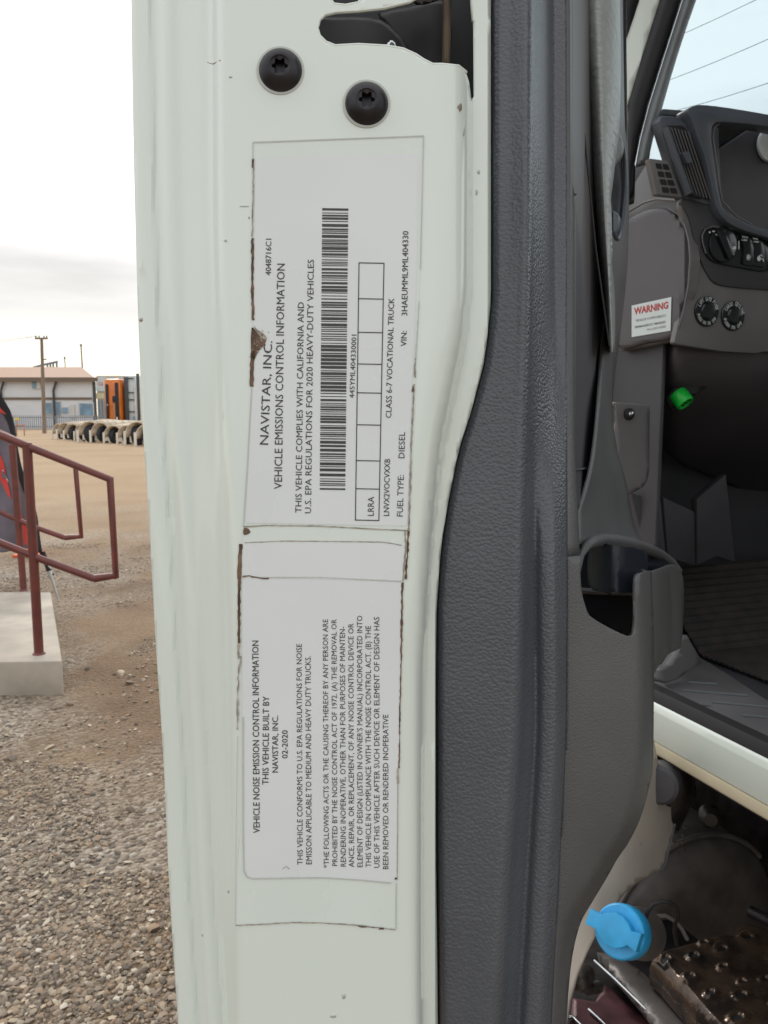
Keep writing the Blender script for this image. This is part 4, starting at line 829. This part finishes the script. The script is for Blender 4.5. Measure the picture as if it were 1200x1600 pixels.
# filler neck + cap
cax = Vector((-.54, -.68, .50)).normalized(); cc = P(968, 1455, 1.165); cr_ = .0375
bm = bmesh.new(); lathe_bm(bm, cc - cax*.02, cax, [(.038, -.085), (.036, -.05), (.033, -.03), (.030, -.012), (.030, .0)], 32); bmesh.ops.recalc_face_normals(bm, faces=bm.faces[:]); finish('filler_neck', bm, ['tank'], truck, smooth=50)
bm = bmesh.new(); lathe_bm(bm, cc, cax, [(cr_*.96, -.034), (cr_, -.030), (cr_*1.01, -.004), (cr_*.97, .0015), (cr_*.92, .003), (0, .003)], 48); bmesh.ops.recalc_face_normals(bm, faces=bm.faces[:])
cx_ = Vector((1, 0, 0)); cx_ = (cx_-cax*cx_.dot(cax)).normalized(); cy_ = cax.cross(cx_)
def capo(x, y, h_): return cc + cx_*x*cr_ + cy_*y*cr_ + cax*h_
ca = R(-27); rot = lambda x, y: (x*math.cos(ca)-y*math.sin(ca), x*math.sin(ca)+y*math.cos(ca))
prof = [(-1.16, -.30), (-.74, -.27), (-.54, -.44), (-.2, -.60), (.15, -.58), (.42, -.42), (.56, -.26), (.93, -.34), (.93, .34), (.56, .26), (.42, .42), (.15, .58), (-.2, .60), (-.54, .44), (-.74, .27), (-1.16, .30)]
if (cy_.z < 0): prof = [(x, -y) for x, y in prof]; ca = -ca
prism_bm(bm, [capo(*rot(x, y), .002) for x, y in prof], cax*.017, 0, .0007)
tag(finish('filler_cap', bm, ['blue'], truck, smooth=35), 'bright blue filler cap with a bar grip')
bm = bmesh.new(); tube_bm(bm, [P(u, v, d) for u, v, d in ((1008, 1440, 1.205), (1012, 1425, 1.20), (1020, 1413, 1.20), (1034, 1408, 1.20), (1047, 1410, 1.20), (1057, 1418, 1.21), (1060, 1428, 1.21), (1059, 1436, 1.22), (1055, 1443, 1.23), (1054, 1456, 1.25), (1058, 1476, 1.29))], .0032, 8); finish('cap_tether', bm, ['black'], truck, smooth=80)
bm = bmesh.new(); tube_bm(bm, [P(u, v, 1.31) for u, v in ((1022, 1432), (1040, 1431), (1056, 1440), (1066, 1452), (1074, 1468))], .0035, 8); finish('tank_seam', bm, ['tank'], truck, smooth=80)
# upper step: pierced grip tread
def zp(z): return (Vector((0, 0, z)), UP)
ZS = .66
out_ = [(1020, 1492), (1030, 1484), (1052, 1474), (1100, 1463), (1140, 1452), (1166, 1437), (1200, 1449), (1300, 1480), (1420, 1640), (1300, 1720), (1180, 1660), (1110, 1590), (1075, 1549), (1050, 1522), (1035, 1505)]
holes = [(1040, 1500, 9), (1078, 1527, 9), (1085, 1497, 9), (1110, 1553, 8), (1158, 1556, 11), (1160, 1536, 7), (1168, 1466, 11), (1128, 1484, 10), (1152, 1592, 12), (1196, 1532, 8), (1212, 1500, 10), (1215, 1572, 10), (1100, 1475, 7), (1130, 1512, 7), (1225, 1465, 10)]
def trd(u, v):
    q = onp(u, v, zp(ZS)); h_ = .004*noise.noise(Vector((q.x*22, q.y*22, 0)))
    for hu, hv, hr_ in holes:
        dx = (u-hu)/hr_; dy = (v-hv)/(hr_*.62); r_ = math.hypot(dx, dy)
        if r_ < 2.6: h_ += .0055*math.exp(-((r_-1.0)/.55)**2) - (.010*(1-r_)**1.5 if r_ < 1 else 0)
    e_ = segdist((u, v), out_)
    if e_ < 8: h_ -= .010*(1-e_/8)**2
    return q + UP*h_
bm = bmesh.new(); patch_bm(bm, out_, trd, 2.2, 2.2)
# folded lip below the near edge
lip = [(1020, 1492), (1035, 1505), (1050, 1522), (1075, 1549), (1110, 1590), (1180, 1660), (1300, 1720)]; prev = None
for u, v in lip:
    a = onp(u, v, zp(ZS))-UP*.010; row = [bm.verts.new(p) for p in (a, a-UP*.012+Vector((-.006, -.004, 0)), a-UP*.045+Vector((-.004, -.002, 0)), a-UP*.060+Vector((.012, .010, 0)))]
    if prev:
        fs = [bm.faces.new((prev[i], prev[i+1], row[i+1], row[i])) for i in range(3)]
        face_cam(bm, fs)
    prev = row
finish('step_tread', bm, ['tread'], truck, smooth=60)
for hu, hv, hr_ in holes:
    bm = bmesh.new(); ring = [trd(hu+hr_*.62*math.cos(a), hv+hr_*.36*math.sin(a))+UP*.0012 for a in [2*math.pi*i/16 for i in range(16)]]
    f_ = bm.faces.new([bm.verts.new(p) for p in ring]); face_cam(bm, [f_]); finish('tread_hole', bm, ['black'], truck, smooth=0)
bm = bmesh.new(); tube_bm(bm, [onp(u, v, zp(ZS+.01)) for u, v in ((1172, 1424), (1200, 1438), (1260, 1465))], .011, 14); finish('step_rail', bm, ['greasy'], truck, smooth=60)
# lower step at the left
ZL = .60
patch('step_frame', [(932, 1488), (960, 1490), (1000, 1516), (1040, 1552), (1100, 1612), (1130, 1660), (1060, 1660), (1000, 1580), (955, 1528)], at_plane(zp(ZL)), 'tank', truck, thick=.03, ru=10, rv=10, rnd=(18, .03))
bm = bmesh.new(); tube_bm(bm, [onp(u, v, zp(ZL-.005)) for u, v in ((929, 1501), (960, 1529), (1000, 1568), (1036, 1604), (1080, 1650))], .0028, 8, 0)
tube_bm(bm, [onp(u, v, zp(ZL-.035)) for u, v in ((920, 1577), (936, 1592), (970, 1625))], .0028, 8, 0)
tube_bm(bm, [onp(u, v, zp(ZL-.035)) for u, v in ((884, 1590), (893, 1588), (905, 1600), (925, 1620))], .0042, 8, 0); finish('step_edging', bm, ['chrome'], truck, smooth=60)
patch('step_skin', [(895, 1560), (930, 1565), (945, 1540), (965, 1552), (1010, 1592), (1060, 1650), (880, 1680)], at_plane(zp(ZL-.04)), 'maroon', truck, thick=.01, ru=12, rv=12)
bm = bmesh.new(); lathe_bm(bm, P(905, 1533, 1.33), Vector((-.5, -.8, .2)), [(.018, -.03), (.018, 0), (.012, .008), (0, .01)], 20); tube_bm(bm, [P(905, 1536, 1.33), P(918, 1545, 1.34), P(935, 1542, 1.36)], .010, 10)
bmesh.ops.recalc_face_normals(bm, faces=bm.faces[:]); finish('step_bolt', bm, ['steel'], truck)
bm = bmesh.new(); box_bm(bm, T(.02, -.02, .38), .5, .5, .16, 0, .02, (TF, TR, UP)); finish('step_box', bm, ['greasy'], truck)
# ribbed floor mat, lies on the cab floor
bm = bmesh.new(); nA, nB = 150, 12
FA = [T(-.75 + 1.09*i/nA, 0, 0) for i in range(nA+1)]
grid = []
for i in range(nA+1):
    a = -.75 + 1.09*i/nA; rise = max(0, a-.16)*.85; row = []
    for j in range(nB+1): b = .30 + .75*j/nB; row.append(bm.verts.new(T(a, b, 1.094 + rise + (.0035 if i % 2 else 0))))
    grid.append(row)
for i in range(nA):
    for j in range(nB): bm.faces.new((grid[i][j], grid[i][j+1], grid[i+1][j+1], grid[i+1][j]))
bmesh.ops.recalc_face_normals(bm, faces=bm.faces[:]); fm = finish('floor_mat', bm, ['mat'], smooth=0, thick=.003)
tag(fm, 'dark ribbed floor mat dusted with brown dirt on the cab floor', 'floor mat')
# ------------------------------------------------------------------ porch and handrails
CY = 4.5
pc = thing('concrete_porch', G(40, 1085), 'pale concrete landing slab at the foot of the red pipe handrails', 'porch')
ZC = .20
A_ = G(100, 1085); tpA = Vector((A_.x, A_.y, ZC))
bk = onp(60, 925, zp(ZC))
bm = bmesh.new()
p0 = Vector((A_.x, A_.y, 0)); p1 = Vector((A_.x-2.6, A_.y-.12, 0)); p3 = Vector((bk.x+.10, bk.y, 0)); p2 = Vector((p1.x, bk.y, 0))
prism_bm(bm, [p0-UP*.05, p3-UP*.05, p2-UP*.05, p1-UP*.05], UP*(ZC+.05), 0, .012)
finish('slab', bm, ['concrete'], pc)
def railing(dpost, posts, tops, mid, label, r, base):
    t = thing('handrail', base, label, 'handrail', 'red pipe handrails on the porch')
    for nm, pts, rr in posts: 
        bm = bmesh.new(); tube_bm(bm, pts, rr, 14); lathe_bm(bm, pts[-1]-UP*.004, UP, [(rr*1.5, 0), (rr*1.25, .012), (rr, .016)], 14); finish(nm, bm, ['rail'], t, smooth=50)
    bm = bmesh.new(); tube_bm(bm, tops, r, 14); [lathe_bm(bm, q_-UP*.012, UP, [(r*1.02, -.012), (r*1.22, -.004), (r*1.22, .004), (r*1.02, .010)], 14) for q_ in (posts[0][1][0],)]; finish('top_rail', bm, ['rail'], t, smooth=50)
    bm = bmesh.new(); tube_bm(bm, mid, r*.92, 14); finish('middle_rail', bm, ['rail'], t, smooth=50)
# near rail: post foot on the slab; rails run away to the left and dip to the right, in one vertical plane
foot = onp(61, 1022, zp(ZC)); NR = (foot, Vector((.10, -1, 0)).normalized())
q = lambda u, v: onp(u, v, NR)
railing(0, [('post', [q(42, 692), foot], .027)], [q(-80, 640), q(0, 680), q(172, 749), q(181, 899), q(147, 904)], [q(-80, 820), q(0, 848), q(60, 872), q(147, 904)], 'near red pipe handrail whose end loop reaches farthest right', .024, foot)
foot2 = onp(37, 922, zp(ZC)); FR = (foot2, Vector((.10, -1, 0)).normalized())
q2 = lambda u, v: onp(u, v, FR)
railing(0, [('post', [q2(19, 694), foot2], .026)], [q2(-80, 640), q2(0, 676), q2(118, 729), q2(127, 838), q2(101, 840)], [q2(-80, 772), q2(0, 800), q2(50, 822), q2(101, 840)], 'far red pipe handrail behind the near one, with the smaller end loop', .023, foot2)
# ------------------------------------------------------------------ feather banner on a ground spike
sp0 = G(92, 940); BY = sp0.y; b_ = lambda u, v: PY(u, v, BY)
fl = thing('feather_banner', sp0, 'grey purple feather banner with red print and a black hem on a ground spike', 'banner')
edge_r = [(-30, 560), (0, 612), (12, 640), (22, 672), (34, 715), (44, 760), (53, 800), (60, 830), (70, 866)]
hemL = [(-44, 560), (-12, 612), (2, 640), (13, 672), (25, 715), (36, 760), (46, 800), (53, 830), (62, 862)]
rip = lambda u, v: b_(u, v) + Vector((0, .04*math.sin(u*.09+v*.02), 0))
cl = [(-160, 560)] + hemL + [(40, 858), (10, 862), (-60, 862), (-160, 850)]
patch('cloth', cl, rip, 'flag', fl, thick=.004, ru=8, rv=12)
patch('hem', edge_r + hemL[::-1], lambda u, v: rip(u, v)-Vector((0, .006, 0)), 'flagblack', fl, thick=.012, ru=4, rv=12)
bm = bmesh.new()
for pl_ in ([(-30, 590), (-8, 622), (2, 640), (8, 648), (-6, 642), (-30, 620)], [(-40, 690), (-6, 704), (3, 722), (12, 745), (20, 768), (21, 780), (14, 770), (4, 757), (-10, 742), (-40, 722)], [(29, 788), (34, 805), (40, 828), (48, 852), (36, 852), (32, 826)], [(-30, 800), (-12, 802), (-4, 830), (-28, 836)]):
    patch_bm(bm, pl_, lambda u, v: rip(u, v)-Vector((0, .008, 0)), 8, 8, None, 0)
for pl_ in ([(2, 733), (16, 750), (17, 753), (2, 737)],): patch_bm(bm, pl_, lambda u, v: rip(u, v)-Vector((0, .012, 0)), 8, 8, None, 1)
for pl_ in ([(1, 736), (6, 737), (12, 746), (8, 748), (2, 746)],): patch_bm(bm, pl_, lambda u, v: rip(u, v)-Vector((0, .014, 0)), 8, 8, None, 2)
finish('print', bm, ['flagred', 'white', 'flag'], fl, smooth=60)
bm = bmesh.new(); tube_bm(bm, [b_(66, 862), b_(77, 892)], .022, 12, 1); tube_bm(bm, [b_(75, 884), b_(80, 901)], .019, 12, 0); tube_bm(bm, [b_(79, 898), b_(93, 942)], [.014, .007], 10, 0); tube_bm(bm, [b_(78, 899), b_(84, 897)], .008, 8, 1)
finish('ground_spike', bm, ['alu', 'flagblack'], fl)
# orange traffic cone behind the rail posts
cb = G(46, 868); h_ = .42; tcn = thing('traffic_cone', cb, 'orange traffic cone with a white collar behind the rail posts', 'traffic cone')
bm = bmesh.new(); lathe_bm(bm, cb, UP, [(.10, .03), (.075, .16), (.066, .20), (.055, .26), (.02, .42), (.015, .425)], 24); finish('body', bm, ['cone'], tcn)
bm = bmesh.new(); lathe_bm(bm, cb, UP, [(.0745, .18), (.0605, .25)], 24); finish('collar', bm, ['white'], tcn)
bm = bmesh.new(); box_bm(bm, cb, .27, .27, .03, 0, .006); finish('base', bm, ['cone'], tcn)
# ------------------------------------------------------------------ far side of the yard
WY = 100.0; W_ = lambda u, v: PY(u, v, WY)
wh = thing('warehouse', Vector((W_(60, 660).x, WY+8, 0)), 'long pale metal warehouse with a low brown roof behind the fence', 'warehouse')
x0, x1 = W_(-420, 600).x, W_(149, 600).x; ze, zr = W_(70, 591).z, W_(70, 574).z*1.0
bm = bmesh.new(); prism_bm(bm, [Vector((x0, WY, 0)), Vector((x1, WY, 0)), Vector((x1*1.26-1, WY+26, 0)), Vector((x0, WY+26, 0))], UP*ze); finish('wall', bm, ['siding'], wh)
ry = WY+9; zr = PY(70, 573.5, ry).z; xr = PY(127, 573.5, ry).x
bm = bmesh.new(); o_ = .5
e4 = [Vector((x0-o_, WY-o_, ze)), Vector((x1+.15, WY-o_, ze)), Vector((x1*1.26-.8, WY+26, ze)), Vector((x0-o_, WY+26, ze))]
r2 = [Vector((x0+3, ry, zr)), Vector((xr, ry, zr))]; v_ = [bm.verts.new(p) for p in e4+r2]
for f in ((0, 1, 5, 4), (1, 2, 5), (2, 3, 4, 5), (3, 0, 4), (3, 2, 1, 0)): bm.faces.new([v_[i] for i in f])
bmesh.ops.recalc_face_normals(bm, faces=bm.faces[:]); finish('roof', bm, ['roofbrown'], wh, smooth=0)
bm = bmesh.new(); box_bm(bm, Vector(((x0+x1)/2, WY-.62, ze-.42)), x1-x0+1, .2, .5); finish('gutter', bm, ['trimbrown'], wh, smooth=0)
for u in (2, 84):
    bm = bmesh.new(); k_ = W_(u, 600).x
    tube_bm(bm, [Vector((k_+.5, WY-.5, ze-.5)), Vector((k_+.25, WY-.3, ze-.9)), Vector((k_, WY-.22, ze-1.5)), Vector((k_, WY-.22, .1))], .14, 8); finish('downspout', bm, ['dkgrey'], wh)
bm = bmesh.new(); box_bm(bm, Vector((x1-.15, WY-.03, 0)), .35, .2, ze-.45); finish('corner_post', bm, ['dkgrey'], wh, smooth=0)
bm = bmesh.new(); z_ = W_(60, 623).z; box_bm(bm, Vector(((x0+x1)/2-.3, WY-.06, z_-.12)), x1-x0-.4, .16, .28); finish('band', bm, ['trimbrown'], wh, smooth=0)
def win(ua, va, ub, vb, m, nm, inset=.08):
    bm = bmesh.new(); a, b = W_(ua, va), W_(ub, vb); w_ = b.x-a.x; hh = a.z-b.z; c = Vector(((a.x+b.x)/2, WY-.06, b.z))
    box_bm(bm, c, w_, .16, hh, 0); f = finish(nm, bm, ['palewin'], wh, smooth=0)
    bm = bmesh.new(); nx = max(1, int(w_/1.1)); nz_ = max(1, int(hh/1.3))
    for i in range(nx):
        for j in range(nz_): box_bm(bm, Vector((a.x + w_*(i+.5)/nx, WY-.15, b.z+hh*(j+.06)/nz_)), w_/nx*.86, .05, hh/nz_*.86)
    finish('pane', bm, [m], f, smooth=0)
win(50, 594, 57, 608, 'bluewin', 'window'); win(57.5, 594, 64, 608, 'palewin', 'window'); win(70, 628, 82, 648, 'bluewin', 'window'); win(87, 626, 96, 650, 'bluewin', 'window'); win(97, 636, 107, 646, 'bluewin', 'window')
win(110, 632, 118, 654, 'palewin', 'door'); win(123, 629, 148, 650, 'bluewin', 'window')
# second building with a red lettered sign board
SY = 112.0; S_ = lambda u, v: PY(u, v, SY)
sb = thing('shop_building', Vector((S_(175, 660).x, SY+6, 0)), 'small beige flat roofed shop right of the warehouse with red letters on its sign board', 'shop')
a, b = S_(150.5, 587), S_(250, 665); bm = bmesh.new(); box_bm(bm, Vector(((a.x+b.x)/2, SY+6, 0)), b.x-a.x, 12, a.z, 0); finish('wall', bm, ['beigewall'], sb, smooth=0)
bm = bmesh.new(); c1, c2 = S_(150.5, 590), S_(166, 611.5); box_bm(bm, Vector(((c1.x+c2.x)/2, SY-.12, c2.z)), c2.x-c1.x, .24, c1.z-c2.z); sg = finish('sign_board', bm, ['white'], sb, smooth=0)
bm = bmesh.new(); wS = lambda u, v: PY(u, v, SY-.27); line_px(bm, 'C6', (153.6, 602.2), (161.2, 602.2), 5, wS, 0, .02, (0, -1)); finish('sign_letters', bm, [mat('sign red', (.55, .12, .12), .6)], sg, smooth=0)
bm = bmesh.new(); c1, c2 = S_(150.5, 614), S_(163, 623); box_bm(bm, Vector(((c1.x+c2.x)/2, SY-.1, c2.z)), c2.x-c1.x, .2, c1.z-c2.z); finish('fascia', bm, [mat('pale yellow board', (.72, .64, .42), .6)], sb, smooth=0)
for u in (154, 159, 164):
    bm = bmesh.new(); c1, c2 = S_(u, 626), S_(u+2.6, 652); box_bm(bm, Vector(((c1.x+c2.x)/2, SY-.06, c2.z)), c2.x-c1.x, .12, c1.z-c2.z); finish('window', bm, ['bluewin'], sb, smooth=0)
# picket fence along the far edge
FY = 92.0; F_ = lambda u, v: PY(u, v, FY); zt = F_(60, 649).z
fe = thing('picket_fence', Vector((F_(60, 660).x, FY, 0)), 'grey metal picket fence in front of the warehouse', 'fence')
xa, xb = F_(-200, 650).x, F_(175, 650).x
bm = bmesh.new(); n_ = int((xb-xa)/.24)
for i in range(n_): box_bm(bm, Vector((xa+(xb-xa)*i/n_, FY, .1)), .07, .05, zt-.1)
pk = finish('pickets', bm, ['fence'], fe, smooth=0); pk['kind'] = 'stuff'
for z_ in (.35, zt-.3):
    bm = bmesh.new(); box_bm(bm, Vector(((xa+xb)/2, FY+.04, z_)), xb-xa, .06, .09); finish('fence_rail', bm, ['fence'], fe, smooth=0)
# utility pole with crossarm
pb = G(69.5, 677); py = pb.y; U_ = lambda u, v: PY(u, v, py)
up = thing('utility_pole', pb, 'weathered wooden utility pole with one crossarm in front of the warehouse', 'utility pole')
tp = U_(65, 528); bm = bmesh.new(); tube_bm(bm, [tp, pb], [.13, .19], 12); finish('pole', bm, ['wood'], up)
bm = bmesh.new(); ca_ = U_(66, 530.5); box_bm(bm, ca_ - Vector((0, .18, 0)), 1.15, .12, .16); finish('crossarm', bm, ['wood'], up, smooth=0)
for k_ in (-.5, -.2, .25, .5):
    bm = bmesh.new(); lathe_bm(bm, ca_+Vector((k_, -.18, .14)), UP, [(.05, 0), (.06, .08), (.03, .2), (0, .22)], 10); finish('insulator', bm, ['dkgrey'], up)
bm = bmesh.new(); tube_bm(bm, [U_(66, 562), U_(73, 561)], .05, 8); finish('lamp_arm', bm, ['dkgrey'], up)
for k_, (va, vb) in enumerate(((529.5, 530.5), (531, 533))):
    bm = bmesh.new(); tube_bm(bm, [ca_+Vector((-.5+k_*.3, -.18, .3)), U_(0, vb)+Vector((0, 0, -.1)), U_(-300, va)], .012, 5); tag(finish('overhead_wire', bm, ['wire']), ('upper' if k_ == 0 else 'lower')+' thin wire leaving the utility pole to the left', 'wire', 'wires of the utility pole')
# thin masts beyond the roof and steel frame
for (u, v, r_, lb) in ((126.5, 540, .16, 'taller dark bare pole standing beyond the roof end of the warehouse'), (101, 560, .12, 'short thin dark pole beyond the middle of the warehouse roof')):
    YY = 135.0; p_ = PY(u, v, YY); bm = bmesh.new(); tube_bm(bm, [p_, Vector((p_.x+.25, YY, 0))], [r_*.7, r_], 8); lathe_bm(bm, p_-UP*.1, UP, [(r_*1.3, 0), (r_*1.3, .3), (0, .4)], 8)
    tag(finish('distant_pole', bm, ['wood']), lb, 'pole', 'bare poles beyond the warehouse')
YY = 128.0; K_ = lambda u, v: PY(u, v, YY)
cf = thing('loading_frame', Vector((K_(82, 600).x, YY, 0)), 'grey sloping steel conveyor frame showing above the warehouse roof', 'conveyor frame')
bm = bmesh.new(); tube_bm(bm, [K_(52, 574), K_(72, 569), K_(90, 565)], .18, 6); finish('boom', bm, ['fence'], cf)
for u in (74, 78.5, 83, 88.5):
    bm = bmesh.new(); tube_bm(bm, [K_(u, 569-(u-72)*.22), Vector((K_(u, 600).x, YY, 0))], .16, 6); finish('leg', bm, ['fence'], cf)
# barricade by the fence
bb = G(31, 681); B_ = lambda u, v: PY(u, v, bb.y)
bc = thing('barricade', bb, 'orange brown pipe barricade with a yellow box on top near the banner', 'barricade')
for u in (25.5, 37.5):
    bm = bmesh.new(); tube_bm(bm, [B_(u, 664), B_(u+.8, 681)], .05, 8); finish('leg', bm, ['rustbar'], bc)
bm = bmesh.new(); tube_bm(bm, [B_(24.5, 665), B_(38.5, 664)], .05, 8); finish('bar', bm, ['rustbar'], bc)
bm = bmesh.new(); box_bm(bm, B_(26.5, 656.5)-UP*.0, .26, .2, .18, 0, .02); tube_bm(bm, [B_(26.5, 656), B_(26.3, 665)], .03, 6, 1); finish('yellow_box', bm, ['yellow', 'rustbar'], bc)
# ------------------------------------------------------------------ parked cabs
def cab(u0, u1, vt, vb, dist, body, label, kind):
    base = PY((u0+u1)/2, vb, dist); base.z = 0; q = lambda u, v, dy=0: PY(u, v, dist)+Vector((0, dy, 0)); a, b = q(u0, vt), q(u1, vt); w_, hh = b.x-a.x, a.z
    t = thing('parked_cab_truck', base, label, 'truck')
    bm = bmesh.new(); box_bm(bm, Vector((base.x, dist+1.6, .85)), w_, 3.2, hh-.85, 0, .12); finish('body', bm, [body], t)
    bm = bmesh.new(); box_bm(bm, Vector((base.x, dist+2.2, .55)), w_*.9, 5, .25, 0, .03); finish('chassis', bm, ['dkgrey'], t)
    for sx_ in (-1, 1):
        for yy in (.9, 3.6):
            bm = bmesh.new(); lathe_bm(bm, Vector((base.x+sx_*w_*.36, dist+yy, .52)), Vector((sx_, 0, 0)), [(.22, -.12), (.50, -.13), (.52, 0), (.50, .13), (.22, .13)], 20); bmesh.ops.recalc_face_normals(bm, faces=bm.faces[:]); finish('wheel', bm, ['tyre'], t)
    return t, a, w_, hh, base, dist
t, a, w_, hh, base, dist = cab(166, 191, 592, 690, 54, 'orange', 'bright orange truck cab with dark vertical panels beyond the row of fenders', 0)
def stripe(t, a, w_, dist, x0, x1, z0, z1, m, nm, d=.05):
    bm = bmesh.new(); box_bm(bm, Vector((a.x+w_*(x0+x1)/2, dist-d, z0)), w_*(x1-x0), .12, z1-z0, 0, .02); finish(nm, bm, [m], t)
stripe(t, a, w_, dist, -.05, .10, .9, hh-.35, 'tyre', 'side_grille'); stripe(t, a, w_, dist, .54, .74, .9, hh-.25, 'tyre', 'window', .06); stripe(t, a, w_, dist, .36, .55, hh*.62, hh*.72, 'tyre', 'badge_plate', .055)
stripe(t, a, w_, dist, .40, .52, 1.0, hh*.6, 'rustbar', 'door_panel', .045); stripe(t, a, w_, dist, .02, .09, hh*.56, hh*.585, 'alu', 'mirror', .12); stripe(t, a, w_, dist, .58, .66, hh*.28, hh*.38, 'bone', 'lamp', .12)
stripe(t, a, w_, dist, .98, 1.22, .7, hh+.15, 'dkgrey', 'exhaust_stack', -.4)
t, a, w_, hh, base, dist = cab(197, 214, 586, 690, 54.5, 'whitecab', 'white truck cab with dark cross bars right of the orange cab', 0)
for f in (.955, .735, .625, .44): stripe(t, a, w_, dist, .12, .72, hh*f-.05, hh*f+.02, 'dkgrey', 'cross_bar')
stripe(t, a, w_, dist, .76, .86, .9, hh-.6, 'bone', 'grab_rail', .1); stripe(t, a, w_, dist, .94, 1.2, .5, hh+.1, 'dkgrey', 'exhaust_stack', .02); stripe(t, a, w_, dist, .5, .8, .9, hh*.36, 'bluewin', 'window', .06)
# ------------------------------------------------------------------ the row of curved fenders over tyres
def fender_unit():
    t = thing('fender_stand', Vector((0, 0, 0)), 'x', 'fender', 'row of curved fenders on the dirt')
    bm = bmesh.new(); L_, W2, H_ = 3.2, .62, 1.22; n = 14; prev = None
    dirv = Vector((.62, 1, 0)).normalized()
    for k in range(7):
        s = k/6; row = []
        for i in range(n+1):
            a_ = math.pi*(1-i/n)*.96+.06; sag = .12*math.sin(s*math.pi); row.append(bm.verts.new(Vector((W2*math.cos(a_), 0, .30 + (H_-.30)*math.sin(max(0, min(math.pi, a_)))**.8 + sag)) + dirv*s*L_))
        if prev:
            for x_, y_, z_, w2_ in zip(prev, prev[1:], row[1:], row): bm.faces.new((x_, y_, z_, w2_))
        prev = row
    bmesh.ops.recalc_face_normals(bm, faces=bm.faces[:]); finish('fender', bm, ['fender'], t, world=False, thick=.05, smooth=60)
    bm = bmesh.new(); lathe_bm(bm, Vector((.05, .45, .50)), Vector((.9, -.44, 0)), [(.20, -.12), (.28, -.14), (.48, -.15), (.51, -.08), (.51, .08), (.48, .15), (.28, .14), (.20, .12)], 28); bmesh.ops.recalc_face_normals(bm, faces=bm.faces[:]); tyre = finish('tyre', bm, ['tyre'], t, world=False)
    bm = bmesh.new(); lathe_bm(bm, Vector((.05, .45, .50)), Vector((.9, -.44, 0)), [(.0, -.10), (.20, -.08), (.24, .0), (.20, .08), (0, .10)], 20); bmesh.ops.recalc_face_normals(bm, faces=bm.faces[:]); finish('rim', bm, ['bone'], tyre, world=False)
    for x_ in (-.6, .62):
        bm = bmesh.new(); box_bm(bm, Vector((x_, -.02, 0)), .13, .09, .75, 0, .01); finish('leg', bm, ['bone'], t, world=False)
    bm = bmesh.new(); box_bm(bm, Vector((.42, -.05, .12)), .26, .05, .55, 0, .02); finish('mud_flap', bm, ['bone'], t, world=False)
    return t
spots = [(91, 686), (101, 687), (113, 688.5), (126, 690), (140, 691.5), (157, 692), (177, 693), (197, 694.5), (214, 696), (232, 697.5)]
labs = ['first curved fender at the far left end of the row, smallest', 'second curved fender from the left end of the row', 'third curved fender from the left, under the window of the warehouse door', 'fourth curved fender from the left with a pale flap',
        'fifth curved fender from the left, left of the shop sign', 'curved fender in front of the shop, just left of the orange cab', 'curved fender over a dark tyre in front of the orange cab', 'curved fender in front of the gap between orange and white cabs', 'curved fender in front of the white cab', 'curved fender hidden mostly by the open door, right end of the row']
def copy_thing(o, p=None):
    c = o.copy(); COL.objects.link(c); c.parent = p
    for ch in list(o.children): copy_thing(ch, c)
    return c
fu = fender_unit(); rf = random.Random(4)
units = [fu] + [copy_thing(fu) for _ in spots[1:]]
for i, (o, (u, v)) in enumerate(zip(units, spots)):
    g_ = G(u, v); o.location = g_; o.rotation_euler = (0, 0, R(rf.uniform(-26, 16))); k_ = rf.uniform(.84, 1.1); o.scale = (k_*rf.uniform(.75, 1.15), rf.uniform(.6, 1.1), k_); o['label'] = labs[i]
# ------------------------------------------------------------------ power lines seen through the windscreen
for i, (p0_, p1_) in enumerate((((1040, 63), (1240, -32)), ((1044, 124), (1240, 41)), ((1060, 170), (1240, 114)))):
    a, b = P(*p0_, 34), P(*p1_, 24); bm = bmesh.new(); pts = [a + (b-a)*(t/10*2.6-.8) - UP*.25*math.sin(math.pi*t/10) + UP*.16 for t in range(11)]; tube_bm(bm, pts, .011, 6)
    tag(finish('power_line', bm, ['wire'], smooth=60), ('highest', 'middle', 'lowest')[i]+' thin power line crossing the sky beyond the windscreen', 'power line', 'power lines beyond the windscreen')
bpy.context.view_layer.update()
